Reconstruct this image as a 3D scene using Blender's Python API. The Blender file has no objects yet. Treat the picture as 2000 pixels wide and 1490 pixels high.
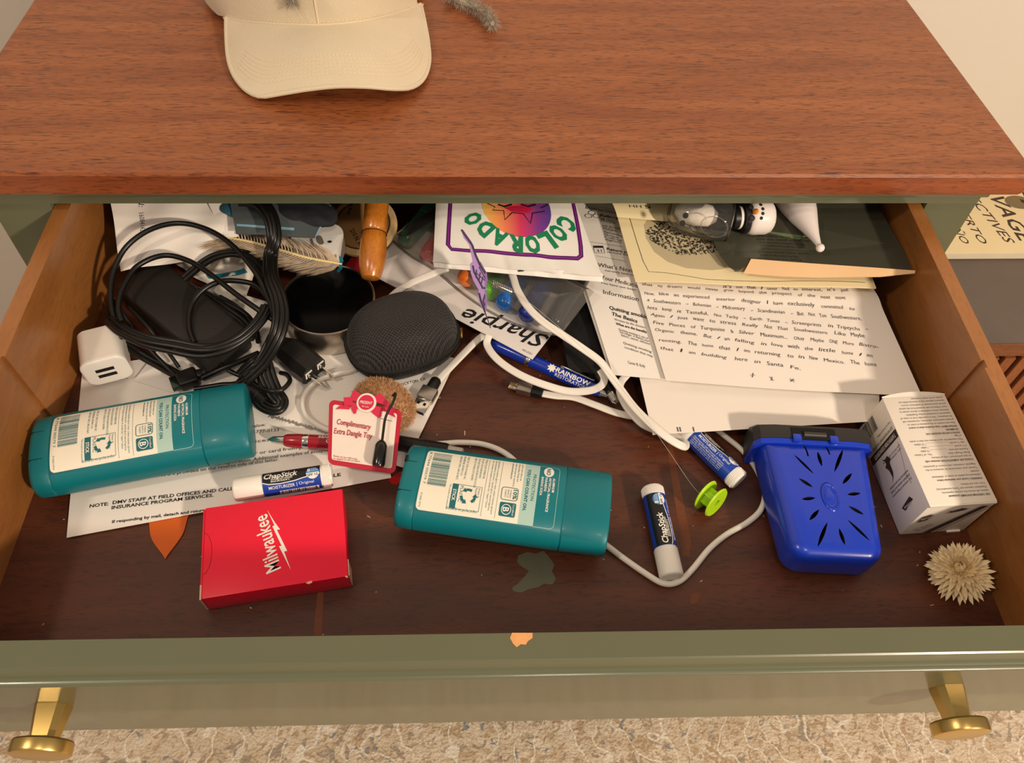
import bpy, bmesh, math, random
import numpy as np
from mathutils import Vector, Matrix

random.seed(7)
scene = bpy.context.scene
COL = scene.collection
A3 = lambda *a: np.array(a, float)

# ------------------------------------------------------------------ camera
CAM_POS = A3(0.31497, -0.13870, 0.52256)
YAW, PITCH, ROLL, FPX = -0.09098, 0.94836, 0.07599, 1531.18
_f = A3(-math.sin(YAW) * math.cos(PITCH), math.cos(YAW) * math.cos(PITCH), -math.sin(PITCH))
_r = A3(math.cos(YAW), math.sin(YAW), 0)
_u = np.cross(_r, _f)
CR = math.cos(ROLL) * _r + math.sin(ROLL) * _u
CU = -math.sin(ROLL) * _r + math.cos(ROLL) * _u
CF = _f
cam_data = bpy.data.cameras.new("camera")
cam = bpy.data.objects.new("camera", cam_data)
COL.objects.link(cam)
cam_data.sensor_fit = 'HORIZONTAL'
cam_data.sensor_width = 36.0
cam_data.lens = FPX / 2000.0 * 36.0
cam_data.clip_start = 0.01
cam.matrix_world = Matrix(((CR[0], CU[0], -CF[0], CAM_POS[0]), (CR[1], CU[1], -CF[1], CAM_POS[1]),
                           (CR[2], CU[2], -CF[2], CAM_POS[2]), (0, 0, 0, 1)))
scene.camera = cam

# ------------------------------------------------------------------ light
world = bpy.data.worlds.new("room_light")
scene.world = world
world.use_nodes = True
world.node_tree.nodes["Background"].inputs[0].default_value = (1.0, 0.84, 0.70, 1)
world.node_tree.nodes["Background"].inputs[1].default_value = 0.33


def lamp(name, pos, power, radius, color):
    d = bpy.data.lights.new(name, 'POINT')
    d.energy = power; d.shadow_soft_size = radius; d.color = color
    o = bpy.data.objects.new(name, d); COL.objects.link(o); o.location = pos
    return o


lamp("floor_lamp_light", (1.46, -1.10, 1.02), 118.0, 0.06, (1.0, 0.82, 0.64))
lamp("ceiling_bulb_light", (-0.75, -0.35, 1.55), 28.0, 0.07, (1.0, 0.82, 0.64))
lamp("ceiling_bulb_light", (0.55, -0.75, 1.70), 20.0, 0.12, (1.0, 0.84, 0.68))
scene.view_settings.view_transform = 'Standard'
scene.view_settings.look = 'None'
scene.view_settings.exposure = 0.0
scene.view_settings.gamma = 1.0
scene.view_settings.use_curve_mapping = False

# ------------------------------------------------------------------ frames
# world frame = the pulled-out drawer (floor of the drawer z = 0, its front inside edge y = 0).
# The dresser carcass stands 2.5 degrees tilted to the sagging drawer.
_t, _y = -0.04432, 0.02224
TC = np.array([[1, 0, 0], [0, math.cos(_t), -math.sin(_t)], [0, math.sin(_t), math.cos(_t)]]) @ \
     np.array([[math.cos(_y), -math.sin(_y), 0], [math.sin(_y), math.cos(_y), 0], [0, 0, 1]])
TCM = Matrix([list(r) + [0] for r in TC] + [[0, 0, 0, 1]])


def ray(u, v):
    return (u - 1000) / FPX * CR - (v - 745) / FPX * CU + CF


def at(u, v, z=0.0):
    d = ray(u, v); return CAM_POS + d * ((z - CAM_POS[2]) / d[2])


def atc(u, v, z):
    """point of the carcass frame at carcass height z"""
    d = TC.T @ ray(u, v); c = TC.T @ CAM_POS
    return c + d * ((z - c[2]) / d[2])


def px(p):
    d = np.asarray(p, float) - CAM_POS; z = d @ CF
    return np.array([1000 + FPX * (d @ CR) / z, 745 - FPX * (d @ CU) / z])


def nrm(v):
    v = np.asarray(v, float); return v / (np.linalg.norm(v) + 1e-12)


class Fr:
    """local frame: o + x ex + y ey + z ez"""
    def __init__(s, o=(0, 0, 0), ex=(1, 0, 0), ey=(0, 1, 0), ez=None):
        s.o = np.asarray(o, float); s.ex = nrm(ex); s.ey = nrm(ey)
        s.ez = nrm(np.cross(s.ex, s.ey)) if ez is None else nrm(ez)
        s.M = np.stack([s.ex, s.ey, s.ez], 0)

    def __call__(s, p):
        return s.o + np.asarray(p, float) @ s.M


WORLD = Fr()


def flat_frame(p0, p1, z=None):
    """x axis from p0 towards p1 in the horizontal plane, z up, origin p0"""
    d = nrm(A3(p1[0] - p0[0], p1[1] - p0[1], 0))
    o = A3(p0[0], p0[1], p0[2] if z is None else z)
    return Fr(o, d, (-d[1], d[0], 0))


def axis_frame(o, axis, up=(0, 0, 1)):
    """frame whose z runs along axis"""
    ez = nrm(axis); ex = np.cross(up, ez)
    if np.linalg.norm(ex) < 1e-4: ex = A3(1, 0, 0)
    ex = nrm(ex); return Fr(o, ex, np.cross(ez, ex), ez)


# ------------------------------------------------------------------ meshes
class MB:
    def __init__(s): s.v = []; s.f = []; s.m = []; s.mi = 0

    def add(s, v, f):
        b = len(s.v); s.v.extend([tuple(map(float, p)) for p in v])
        s.f.extend([tuple(i + b for i in q) for q in f]); s.m.extend([s.mi] * len(f)); return s

    def bm(s, bm, fr=WORLD):
        bm.verts.index_update(); V = np.array([v.co[:] for v in bm.verts])
        s.add(fr(V), [[l.vert.index for l in f.loops] for f in bm.faces]); bm.free(); return s

    def box(s, fr, lo, hi, bevel=0, seg=2):
        bm = bmesh.new(); bmesh.ops.create_cube(bm, size=1)
        lo = A3(*lo); hi = A3(*hi)
        for v in bm.verts: v.co = Vector((lo + hi) / 2 + A3(*v.co) * (hi - lo))
        if bevel: bmesh.ops.bevel(bm, geom=bm.edges[:], offset=bevel, segments=seg, profile=.5, affect='EDGES')
        return s.bm(bm, fr)

    def lathe(s, fr, prof, n=32, cap=True, sx=1, sy=1):
        V = []; F = []
        for r, z in prof:
            for k in range(n):
                a = 2 * math.pi * k / n; V.append((r * math.cos(a) * sx, r * math.sin(a) * sy, z))
        for i in range(len(prof) - 1):
            for k in range(n):
                k2 = (k + 1) % n; F.append((i * n + k, i * n + k2, (i + 1) * n + k2, (i + 1) * n + k))
        if cap:
            F.append(tuple(range(n))[::-1]); F.append(tuple((len(prof) - 1) * n + k for k in range(n)))
        return s.add(fr(V), F)

    def loft(s, rings, closed=True, cap=True):
        n = len(rings[0]); V = [p for r in rings for p in r]; F = []
        for i in range(len(rings) - 1):
            for k in range(n if closed else n - 1):
                k2 = (k + 1) % n; F.append((i * n + k, i * n + k2, (i + 1) * n + k2, (i + 1) * n + k))
        if cap and closed:
            F.append(tuple(range(n))[::-1]); F.append(tuple((len(rings) - 1) * n + k for k in range(n)))
        return s.add(V, F)

    def tube(s, pts, r, n=10, sec=None, up=(0, 0, 1), taper=None):
        """sec = (w, h): flat cable with rounded section, w across 'up'"""
        P = np.asarray(pts, float); T = np.gradient(P, axis=0)
        rings = []; prev = None
        for i, (p, t) in enumerate(zip(P, T)):
            t = nrm(t)
            if prev is None:
                a = np.cross(up, t)
                if np.linalg.norm(a) < 1e-3: a = np.cross((1, 0, 0), t)
            elif sec is not None:
                a = np.cross(up, t)
                if np.linalg.norm(a) < .15: a = prev
                a = nrm(a)
                if a @ prev < 0: a = -a
                a = .5 * a + .5 * prev
            else: a = prev
            a = nrm(a - t * (a @ t)); prev = a; b = np.cross(t, a)
            k = 1 if taper is None else taper(i / (len(P) - 1))
            ring = []
            for j in range(n):
                q = 2 * math.pi * j / n
                if sec is None: x, y = r * math.cos(q), r * math.sin(q)
                else:
                    c, d = math.cos(q), math.sin(q)
                    x = sec[0] / 2 * math.copysign(abs(c) ** .55, c); y = sec[1] / 2 * math.copysign(abs(d) ** .7, d)
                ring.append(p + k * (x * a + y * b))
            rings.append(ring)
        return s.loft(rings)

    def prism(s, fr, poly, z0, z1):
        n = len(poly); V = [(x, y, z0) for x, y in poly] + [(x, y, z1) for x, y in poly]
        F = [tuple(range(n))[::-1], tuple(range(n, 2 * n))] + [(i, (i + 1) % n, n + (i + 1) % n, n + i) for i in range(n)]
        return s.add(fr(V), F)

    def grid(s, fn, nu, nv, thick=0.0):
        P = np.array([[fn(i / nu, j / nv) for i in range(nu + 1)] for j in range(nv + 1)])
        du = np.gradient(P, axis=1); dv = np.gradient(P, axis=0)
        N = np.cross(du, dv); N /= (np.linalg.norm(N, axis=2, keepdims=True) + 1e-12)
        w = nu + 1; F = [(j * w + i, j * w + i + 1, (j + 1) * w + i + 1, (j + 1) * w + i) for j in range(nv) for i in range(nu)]
        if not thick: return s.add(P.reshape(-1, 3), F)
        K = w * (nv + 1); V = np.concatenate([P.reshape(-1, 3), (P - N * thick).reshape(-1, 3)])
        F2 = F + [tuple(k + K for k in q[::-1]) for q in F]
        rim = [i for i in range(w)] + [j * w + nu for j in range(1, nv + 1)] + [nv * w + i for i in range(nu - 1, -1, -1)] + [j * w for j in range(nv - 1, 0, -1)]
        for a, b in zip(rim, rim[1:] + rim[:1]): F2.append((b, a, a + K, b + K))
        return s.add(V, F2)

    def ball(s, fr, rx, ry, rz, nu=24, nv=14, e=1.0, zmin=-1.0):
        prof = []
        R = []
        for j in range(nv + 1):
            a = -math.pi / 2 + math.pi * j / nv; a = max(a, math.asin(zmin))
            c, d = math.cos(a), math.sin(a)
            c = abs(c) ** e; d = math.copysign(abs(d) ** e, d)
            R.append([fr((rx * max(c, 1e-3) * math.cos(t), ry * max(c, 1e-3) * math.sin(t), rz * d)) for t in [2 * math.pi * k / nu for k in range(nu)]])
        return s.loft(R)


BASE = {}   # absolute location of objects


def link(name, me, mats, parent=None, loc=None):
    o = bpy.data.objects.new(name, me); COL.objects.link(o)
    for m in (mats if isinstance(mats, (list, tuple)) else [mats]): me.materials.append(m)
    return o


def build(name, mb, mat, parent=None, smooth=True, angle=40, origin=None):
    """one mesh object; vertices are given in world coordinates"""
    V = np.array(mb.v, float)
    if parent is not None: base = BASE[parent.name]
    else:
        if origin is None:
            lo, hi = V.min(0), V.max(0); origin = A3((lo[0] + hi[0]) / 2, (lo[1] + hi[1]) / 2, lo[2])
        base = np.asarray(origin, float)
    me = bpy.data.meshes.new(name)
    me.from_pydata((V - base).tolist(), [], mb.f)
    o = link(name, me, mat)
    me.polygons.foreach_set('material_index', mb.m)
    bm = bmesh.new(); bm.from_mesh(me)
    bmesh.ops.recalc_face_normals(bm, faces=bm.faces[:]) if smooth != 'keep' else None
    bm.to_mesh(me); bm.free()
    if smooth:
        me.polygons.foreach_set('use_smooth', [True] * len(me.polygons))
        me.set_sharp_from_angle(angle=math.radians(angle))
    me.update()
    if parent is not None: o.parent = parent; BASE[o.name] = base
    else: o.location = base; BASE[o.name] = base
    return o


def tag(o, label=None, cat=None, group=None, kind=None):
    if label: o['label'] = label
    if cat: o['category'] = cat
    if group: o['group'] = group
    if kind: o['kind'] = kind
    return o


def thing(name, label, cat, loc, group=None):
    o = bpy.data.objects.new(name, None); COL.objects.link(o); o.location = loc; o.empty_display_size = .01
    BASE[o.name] = np.asarray(loc, float); return tag(o, label, cat, group)


def spline(pts, n=8, closed=False):
    P = np.asarray(pts, float); out = []
    m = len(P)
    for i in range(m - 1 if not closed else m):
        g = (lambda k: P[k % m]) if closed else (lambda k: P[min(max(k, 0), m - 1)])
        p0, p1, p2, p3 = g(i - 1), g(i), g(i + 1), g(i + 2)
        for k in range(n):
            t = k / n
            out.append(.5 * (2 * p1 + (p2 - p0) * t + (2 * p0 - 5 * p1 + 4 * p2 - p3) * t * t + (3 * p1 - p0 - 3 * p2 + p3) * t ** 3))
    if not closed: out.append(P[-1])
    return np.array(out)


def pxpath(pts, n=8):
    return spline([at(*p) for p in pts], n)


def sm(t): t = min(max(t, 0), 1); return t * t * (3 - 2 * t)


# ------------------------------------------------------------------ print (flat lettering lying on surfaces)
_TX = {}


def text2d(body, shear=0.0, bold=0.0, res=2):
    key = (body, shear, bold, res)
    if key in _TX: return _TX[key]
    c = bpy.data.curves.new("lettering_curve", 'FONT'); c.body = body; c.size = 1; c.shear = shear; c.offset = bold
    c.resolution_u = res; c.fill_mode = 'FRONT'
    o = bpy.data.objects.new("lettering_curve", c); COL.objects.link(o)
    dg = bpy.context.evaluated_depsgraph_get(); dg.update()
    me = bpy.data.meshes.new_from_object(o.evaluated_get(dg))
    V = np.array([v.co[:2] for v in me.vertices]).reshape(-1, 2); F = [tuple(p.vertices) for p in me.polygons]
    bpy.data.objects.remove(o); bpy.data.curves.remove(c); bpy.data.meshes.remove(me)
    _TX[key] = (V, F); return _TX[key]


class Surf:
    """a printable surface: fn(x, y) -> point, metric coordinates 0..W, 0..H"""
    def __init__(s, fn, W, H, step=None, eps=.00014):
        s.fn = fn; s.W = W; s.H = H; s.step = step; s.eps = eps

    @classmethod
    def quad(cls, bl, br, tl, bump=None, step=None, eps=.00012):
        bl, br, tl = [np.asarray(p, float) for p in (bl, br, tl)]
        W = np.linalg.norm(br - bl); H = np.linalg.norm(tl - bl); ex = (br - bl) / W; ey = (tl - bl) / H; n = np.cross(ex, ey)
        fn = (lambda x, y: bl + ex * x + ey * y) if bump is None else (lambda x, y: bl + ex * x + ey * y + n * bump(x / W, y / H))
        return cls(fn, W, H, step, eps)

    def normal(s, x, y, h=5e-4):
        return nrm(np.cross(s.fn(x + h, y) - s.fn(x - h, y), s.fn(x, y + h) - s.fn(x, y - h)))

    def P(s, x, y, k=1.0): return s.fn(x, y) + s.normal(x, y) * s.eps * k

    def xy(s, u, v):
        """surface coordinates of the point seen at a photo pixel"""
        q = A3(s.W / 2, s.H / 2)
        for _ in range(14):
            r = px(s.fn(*q)) - (u, v); h = 1e-4
            J = np.stack([(px(s.fn(q[0] + h, q[1])) - px(s.fn(*q))) / h, (px(s.fn(q[0], q[1] + h)) - px(s.fn(*q))) / h], 1)
            d = np.linalg.solve(J + 1e-9 * np.eye(2), -r); m = np.linalg.norm(d)
            if m > .05: d *= .05 / m
            q = q + d
        return q

    def put(s, mb, V, F, k=1.0):
        """2-D polygons in surface coordinates"""
        if s.step:
            bm = bmesh.new(); vs = [bm.verts.new((p[0], p[1], 0)) for p in V]
            for f in F:
                try: bm.faces.new([vs[i] for i in f])
                except ValueError: pass
            V = np.asarray(V)
            for ax in (0, 1):
                st = s.step[ax] if isinstance(s.step, (tuple, list)) else s.step
                if not st: continue
                lo, hi = V[:, ax].min(), V[:, ax].max(); n0 = math.floor(lo / st) + 1
                while n0 * st < hi:
                    co = [0, 0, 0]; no = [0, 0, 0]; co[ax] = n0 * st; no[ax] = 1
                    bmesh.ops.bisect_plane(bm, geom=bm.verts[:] + bm.edges[:] + bm.faces[:], plane_co=co, plane_no=no, dist=1e-8)
                    n0 += 1
            bm.verts.index_update(); F = [[l.vert.index for l in f.loops] for f in bm.faces]; V = [v.co[:2] for v in bm.verts]; bm.free()
        mb.add([s.P(p[0], p[1], k) for p in V], F)

    def poly(s, mb, pts, k=1.0): s.put(mb, pts, [tuple(range(len(pts)))], k)

    def pxpoly(s, mb, pts, k=1.0): s.poly(mb, [s.xy(*p) for p in pts], k)

    def rect(s, mb, x0, y0, x1, y1, k=1.0): s.poly(mb, [(x0, y0), (x1, y0), (x1, y1), (x0, y1)], k)

    def disc(s, mb, x, y, rx, ry=None, n=28, k=1.0):
        ry = rx if ry is None else ry
        s.poly(mb, [(x + rx * math.cos(2 * math.pi * i / n), y + ry * math.sin(2 * math.pi * i / n)) for i in range(n)], k)

    def line(s, mb, pts, w, k=1.0):
        pts = [np.asarray(p, float) for p in pts]; n = len(pts); L = []; R = []
        for i, p in enumerate(pts):
            d = nrm(pts[min(i + 1, n - 1)] - pts[max(i - 1, 0)]); o = A3(-d[1], d[0]) * w / 2
            L.append(p + o); R.append(p - o)
        V = L + R
        s.put(mb, V, [(i, i + 1, n + i + 1, n + i)[::-1] for i in range(n - 1)], k)

    def text(s, mb, body, p0, p1=None, h=None, shear=0, bold=0.0, pix=False, k=1.0, width=None, ang=0, mid=False, res=2):
        """baseline from p0 to p1 (surface coordinates, or photo pixels with pix)"""
        if pix: p0 = s.xy(*p0); p1 = s.xy(*p1) if p1 is not None else None
        p0 = A3(*p0); V, F = text2d(body, shear, bold, res)
        if len(V) == 0: return
        x0, x1 = V[:, 0].min(), V[:, 0].max()
        if p1 is not None: d = A3(*p1) - p0; wd = np.linalg.norm(d); ex = d / wd
        else: ex = A3(math.cos(ang), math.sin(ang)); wd = width
        if wd is None: sx = h / .70
        else: sx = wd / (x1 - x0)
        sy = sx if h is None else h / .70
        ey = A3(-ex[1], ex[0])
        X = (V[:, 0] - x0) * sx - (0 if not mid else (x1 - x0) * sx / 2); Y = V[:, 1] * sy
        s.put(mb, p0 + X[:, None] * ex + Y[:, None] * ey, F, k)

    def barcode(s, mb, p, ex, ey, w, h, n=34, seed=1, k=1.0):
        rnd = random.Random(seed); ex = A3(*ex); ey = A3(*ey); p = A3(*p); x = 0; unit = w / (n * 1.75)
        while x < w:
            bw = unit * rnd.choice([.6, .6, 1.1, 1.7]); q = p + ex * x
            s.poly(mb, [q, q + ex * bw, q + ex * bw + ey * h, q + ey * h], k); x += bw + unit * rnd.choice([.6, .9, 1.4])


def rrect(x0, y0, x1, y1, r, n=6):
    out = []
    for cx, cy, a0 in ((x1 - r, y0 + r, -90), (x1 - r, y1 - r, 0), (x0 + r, y1 - r, 90), (x0 + r, y0 + r, 180)):
        for i in range(n + 1):
            a = math.radians(a0 + 90 * i / n); out.append((cx + r * math.cos(a), cy + r * math.sin(a)))
    return out


# ------------------------------------------------------------------ materials
def srgb(r, g, b):
    f = lambda c: (c / 255 / 12.92) if c / 255 <= .04045 else ((c / 255 + .055) / 1.055) ** 2.4
    return (f(r), f(g), f(b), 1)


def mat(name, col, rough=.5, metal=0, spec=.5, coat=0, bump=None, var=.06, trans=0, alpha=1, sss=0, scale=60, sheen=0, ior=1.45):
    """col in sRGB 0..255; slight procedural tone variation and optional (scale, strength) relief"""
    m = bpy.data.materials.new(name); m.use_nodes = True; nt = m.node_tree; N = nt.nodes; L = nt.links
    b = N["Principled BSDF"]; b.inputs["Roughness"].default_value = rough; b.inputs["Metallic"].default_value = metal
    b.inputs["Specular IOR Level"].default_value = spec; b.inputs["Coat Weight"].default_value = coat; b.inputs["Coat Roughness"].default_value = .12
    b.inputs["Transmission Weight"].default_value = trans; b.inputs["Alpha"].default_value = alpha; b.inputs["IOR"].default_value = ior
    if sheen: b.inputs["Sheen Weight"].default_value = sheen
    c = srgb(*col)
    tc = N.new("ShaderNodeTexCoord"); no = N.new("ShaderNodeTexNoise"); no.inputs["Scale"].default_value = scale; no.inputs["Detail"].default_value = 4
    L.new(tc.outputs["Object"], no.inputs["Vector"])
    mx = N.new("ShaderNodeMix"); mx.data_type = 'RGBA'
    mx.inputs[6].default_value = tuple(x * (1 - var) for x in c[:3]) + (1,); mx.inputs[7].default_value = tuple(min(1, x * (1 + var)) for x in c[:3]) + (1,)
    L.new(no.outputs["Fac"], mx.inputs[0]); L.new(mx.outputs[2], b.inputs["Base Color"])
    if bump:
        n2 = N.new("ShaderNodeTexNoise"); n2.inputs["Scale"].default_value = bump[0]; n2.inputs["Detail"].default_value = 3
        L.new(tc.outputs["Object"], n2.inputs["Vector"])
        bp = N.new("ShaderNodeBump"); bp.inputs["Strength"].default_value = bump[1]; bp.inputs["Distance"].default_value = .001
        L.new(n2.outputs["Fac"], bp.inputs["Height"]); L.new(bp.outputs["Normal"], b.inputs["Normal"])
    return m


def clear_mat(name, col=(255, 255, 255), gloss=.12, tint=.85, rough=.08):
    """thin clear plastic"""
    m = bpy.data.materials.new(name); m.use_nodes = True; nt = m.node_tree; N = nt.nodes; L = nt.links
    for n in list(N):
        if n.type != 'OUTPUT_MATERIAL': N.remove(n)
    out = [n for n in N if n.type == 'OUTPUT_MATERIAL'][0]
    t = N.new("ShaderNodeBsdfTransparent"); c = srgb(*col); t.inputs[0].default_value = tuple(x * tint for x in c[:3]) + (1,)
    g = N.new("ShaderNodeBsdfGlossy"); g.inputs["Roughness"].default_value = rough
    d = N.new("ShaderNodeBsdfDiffuse"); d.inputs[0].default_value = c
    lw = N.new("ShaderNodeFresnel"); lw.inputs[0].default_value = 1.4
    mp = N.new("ShaderNodeMath"); mp.operation = 'ADD'; mp.inputs[1].default_value = gloss * .3; L.new(lw.outputs[0], mp.inputs[0])
    a = N.new("ShaderNodeMixShader"); a.inputs[0].default_value = gloss; L.new(t.outputs[0], a.inputs[1]); L.new(d.outputs[0], a.inputs[2])
    b = N.new("ShaderNodeMixShader"); L.new(mp.outputs[0], b.inputs[0]); L.new(a.outputs[0], b.inputs[1]); L.new(g.outputs[0], b.inputs[2])
    L.new(b.outputs[0], out.inputs[0]); return m


def wood_mat(name, dark, light, pore, axis=0, rough=.35, coat=.0, scale=1.0, porosity=.5, stretch=14):
    m = bpy.data.materials.new(name); m.use_nodes = True; nt = m.node_tree; N = nt.nodes; L = nt.links
    b = N["Principled BSDF"]; b.inputs["Roughness"].default_value = rough; b.inputs["Coat Weight"].default_value = coat; b.inputs["Coat Roughness"].default_value = .25
    tc = N.new("ShaderNodeTexCoord"); mp = N.new("ShaderNodeMapping"); L.new(tc.outputs["Object"], mp.inputs[0])
    sc = [stretch * 1.0 * scale] * 3; sc[axis] = 1.0 * scale; mp.inputs["Scale"].default_value = sc
    n1 = N.new("ShaderNodeTexNoise"); n1.inputs["Scale"].default_value = 4; n1.inputs["Detail"].default_value = 6; n1.inputs["Distortion"].default_value = .6
    L.new(mp.outputs[0], n1.inputs["Vector"])
    r1 = N.new("ShaderNodeValToRGB"); r1.color_ramp.elements[0].position = .3; r1.color_ramp.elements[1].position = .7
    r1.color_ramp.elements[0].color = srgb(*dark); r1.color_ramp.elements[1].color = srgb(*light); L.new(n1.outputs["Fac"], r1.inputs[0])
    mp2 = N.new("ShaderNodeMapping"); L.new(tc.outputs["Object"], mp2.inputs[0]); sc2 = [stretch * 9.0 * scale] * 3; sc2[axis] = 12 * scale; mp2.inputs["Scale"].default_value = sc2
    n2 = N.new("ShaderNodeTexNoise"); n2.inputs["Scale"].default_value = 6; n2.inputs["Detail"].default_value = 3; n2.inputs["Distortion"].default_value = 1.2
    L.new(mp2.outputs[0], n2.inputs["Vector"])
    r2 = N.new("ShaderNodeValToRGB"); r2.color_ramp.elements[0].position = .33; r2.color_ramp.elements[1].position = .5
    L.new(n2.outputs["Fac"], r2.inputs[0])
    r2.color_ramp.elements[0].color = (porosity,) * 3 + (1,); r2.color_ramp.elements[1].color = (0, 0, 0, 1)
    mx = N.new("ShaderNodeMix"); mx.data_type = 'RGBA'; L.new(r2.outputs[0], mx.inputs[0]); L.new(r1.outputs[0], mx.inputs[6]); mx.inputs[7].default_value = srgb(*pore)
    L.new(mx.outputs[2], b.inputs["Base Color"])
    bp = N.new("ShaderNodeBump"); bp.inputs["Strength"].default_value = .12; bp.inputs["Distance"].default_value = .001; bp.invert = True
    L.new(r2.outputs[0], bp.inputs["Height"]); L.new(bp.outputs["Normal"], b.inputs["Normal"])
    return m


INK = mat("black_ink", (28, 26, 28), .6)
INKG = mat("grey_ink", (105, 98, 98), .6)
PAPER = mat("white_paper", (240, 234, 226), .75, bump=(25, .15), var=.02, scale=15)
WHITE_PL = mat("white_plastic", (238, 234, 226), .35, var=.02)
BLACK_PL = mat("black_plastic", (20, 19, 18), .42, var=.1)
BLACK_RUB = mat("black_rubber_cord", (17, 16, 15), .33, var=.1)
STEEL = mat("brushed_steel", (200, 192, 180), .28, metal=1)
CHROME = mat("chrome", (225, 222, 215), .12, metal=1)
DARK = mat("gap_shade", (10, 9, 8), .8)  # near-black colour stands in for the shade inside slots and recesses
# ================================================================== the room and the dresser
GREEN = mat("sage_green_gloss_paint", (99, 102, 78), .32, coat=.35, bump=(45, .12), var=.05, scale=14)
TOPWOOD = wood_mat("dresser_top_wood", (138, 74, 38), (166, 97, 52), (88, 42, 20), 0, .45, .08, 1.0, .95)
EDGEWOOD = wood_mat("dresser_edge_wood", (114, 52, 26), (160, 84, 44), (74, 30, 14), 0, .4, .2, 1.0, .5, stretch=8)
SIDEWOOD = wood_mat("drawer_side_wood", (138, 86, 40), (172, 112, 56), (118, 70, 32), 1, .38, .25, 1.0, .3, stretch=6)
FLOORWOOD = wood_mat("drawer_bottom_wood", (62, 29, 17), (98, 48, 25), (40, 18, 11), 0, .44, .12, 1.0, .5, stretch=7)
BRASS = mat("brushed_brass", (208, 176, 106), .3, metal=1, var=.04)

XL, XR, YF, ZT, TH = -.0766, .7733, .3215, .1457, .0200
BODY_L, BODY_R, YC, YB, ZRAIL = -.051, .749, .335, .785, .106
DW, HS, HF, TI = .6839, .0859, .0890, .0119
ZFLOOR = -.72


def cbuild(name, mb, mat_, parent=None, **k):
    """mesh given in carcass coordinates"""
    o = build(name, mb, mat_, None, origin=(0, 0, 0), **k)
    if parent is not None:
        o.parent = parent; BASE[o.name] = A3(0, 0, 0)
    else: o.matrix_world = TCM
    return o


# walls and floor
m = bpy.data.materials.new("white_textured_wall"); m.use_nodes = True
WALLM = mat("white_textured_wall_paint", (236, 226, 212), .7, bump=(48, .55), var=.02, scale=6)
w = MB().box(WORLD, (-3.5, .805, ZFLOOR - .05), (4.5, .86, 1.9)); tag(cbuild("wall_back", w, WALLM, smooth=False), kind="structure", label="white textured plaster wall behind the dresser")
bpy.data.materials.remove(m)
FLOORM = wood_mat("room_floor_wood", (120, 82, 52), (150, 104, 66), (90, 60, 40), 0, .5)
w = MB().box(WORLD, (-3.5, -3.5, ZFLOOR - .03), (4.5, .805, ZFLOOR)); tag(cbuild("floor", w, FLOORM, smooth=False), kind="structure", label="wooden room floor under the rug")


def rug_mat():
    m = bpy.data.materials.new("patterned_rug_wool"); m.use_nodes = True; nt = m.node_tree; N = nt.nodes; L = nt.links
    b = N["Principled BSDF"]; b.inputs["Roughness"].default_value = .95; b.inputs["Sheen Weight"].default_value = .3
    tc = N.new("ShaderNodeTexCoord")

    def noise(s, d=4, dist=0.0):
        n = N.new("ShaderNodeTexNoise"); n.inputs["Scale"].default_value = s; n.inputs["Detail"].default_value = d; n.inputs["Distortion"].default_value = dist
        L.new(tc.outputs["Object"], n.inputs["Vector"]); return n

    def ramp(src, p0, p1, c0=(0, 0, 0, 1), c1=(1, 1, 1, 1)):
        r = N.new("ShaderNodeValToRGB"); r.color_ramp.elements[0].position = p0; r.color_ramp.elements[1].position = p1
        r.color_ramp.elements[0].color = c0; r.color_ramp.elements[1].color = c1; L.new(src, r.inputs[0]); return r

    def mix(fac, a, c):
        x = N.new("ShaderNodeMix"); x.data_type = 'RGBA'; L.new(fac, x.inputs[0]); L.new(a, x.inputs[6]); x.inputs[7].default_value = c; return x
    base = ramp(noise(40, 5, .5).outputs["Fac"], .35, .65, srgb(216, 196, 166), srgb(238, 222, 198))
    a = mix(ramp(noise(58, 3, 1.5).outputs["Fac"], .52, .60).outputs[0], base.outputs[0], srgb(196, 170, 136))
    c = mix(ramp(noise(24, 4, 2.5).outputs["Fac"], .60, .63).outputs[0], a.outputs[2], srgb(178, 162, 142))
    d = mix(ramp(noise(30, 4, 2.0).outputs["Fac"], .64, .68).outputs[0], c.outputs[2], srgb(150, 152, 154))
    w = N.new("ShaderNodeTexWave"); w.inputs["Scale"].default_value = 7; w.inputs["Distortion"].default_value = 14; w.inputs["Detail"].default_value = 2; w.inputs["Detail Scale"].default_value = 1.6
    L.new(tc.outputs["Object"], w.inputs["Vector"])
    e = mix(ramp(w.outputs["Fac"], .975, .995).outputs[0], d.outputs[2], srgb(246, 236, 216))
    L.new(e.outputs[2], b.inputs["Base Color"])
    bp = N.new("ShaderNodeBump"); bp.inputs["Strength"].default_value = .8; bp.inputs["Distance"].default_value = .004
    L.new(noise(230, 3).outputs["Fac"], bp.inputs["Height"]); L.new(bp.outputs["Normal"], b.inputs["Normal"])
    return m


rug = MB().box(WORLD, (-1.3, -1.5, ZFLOOR), (1.9, .29, ZFLOOR + .012), .004)
tag(cbuild("rug", rug, rug_mat()), "cream woven rug with faded beige and grey pattern below the drawer", "rug")

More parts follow.
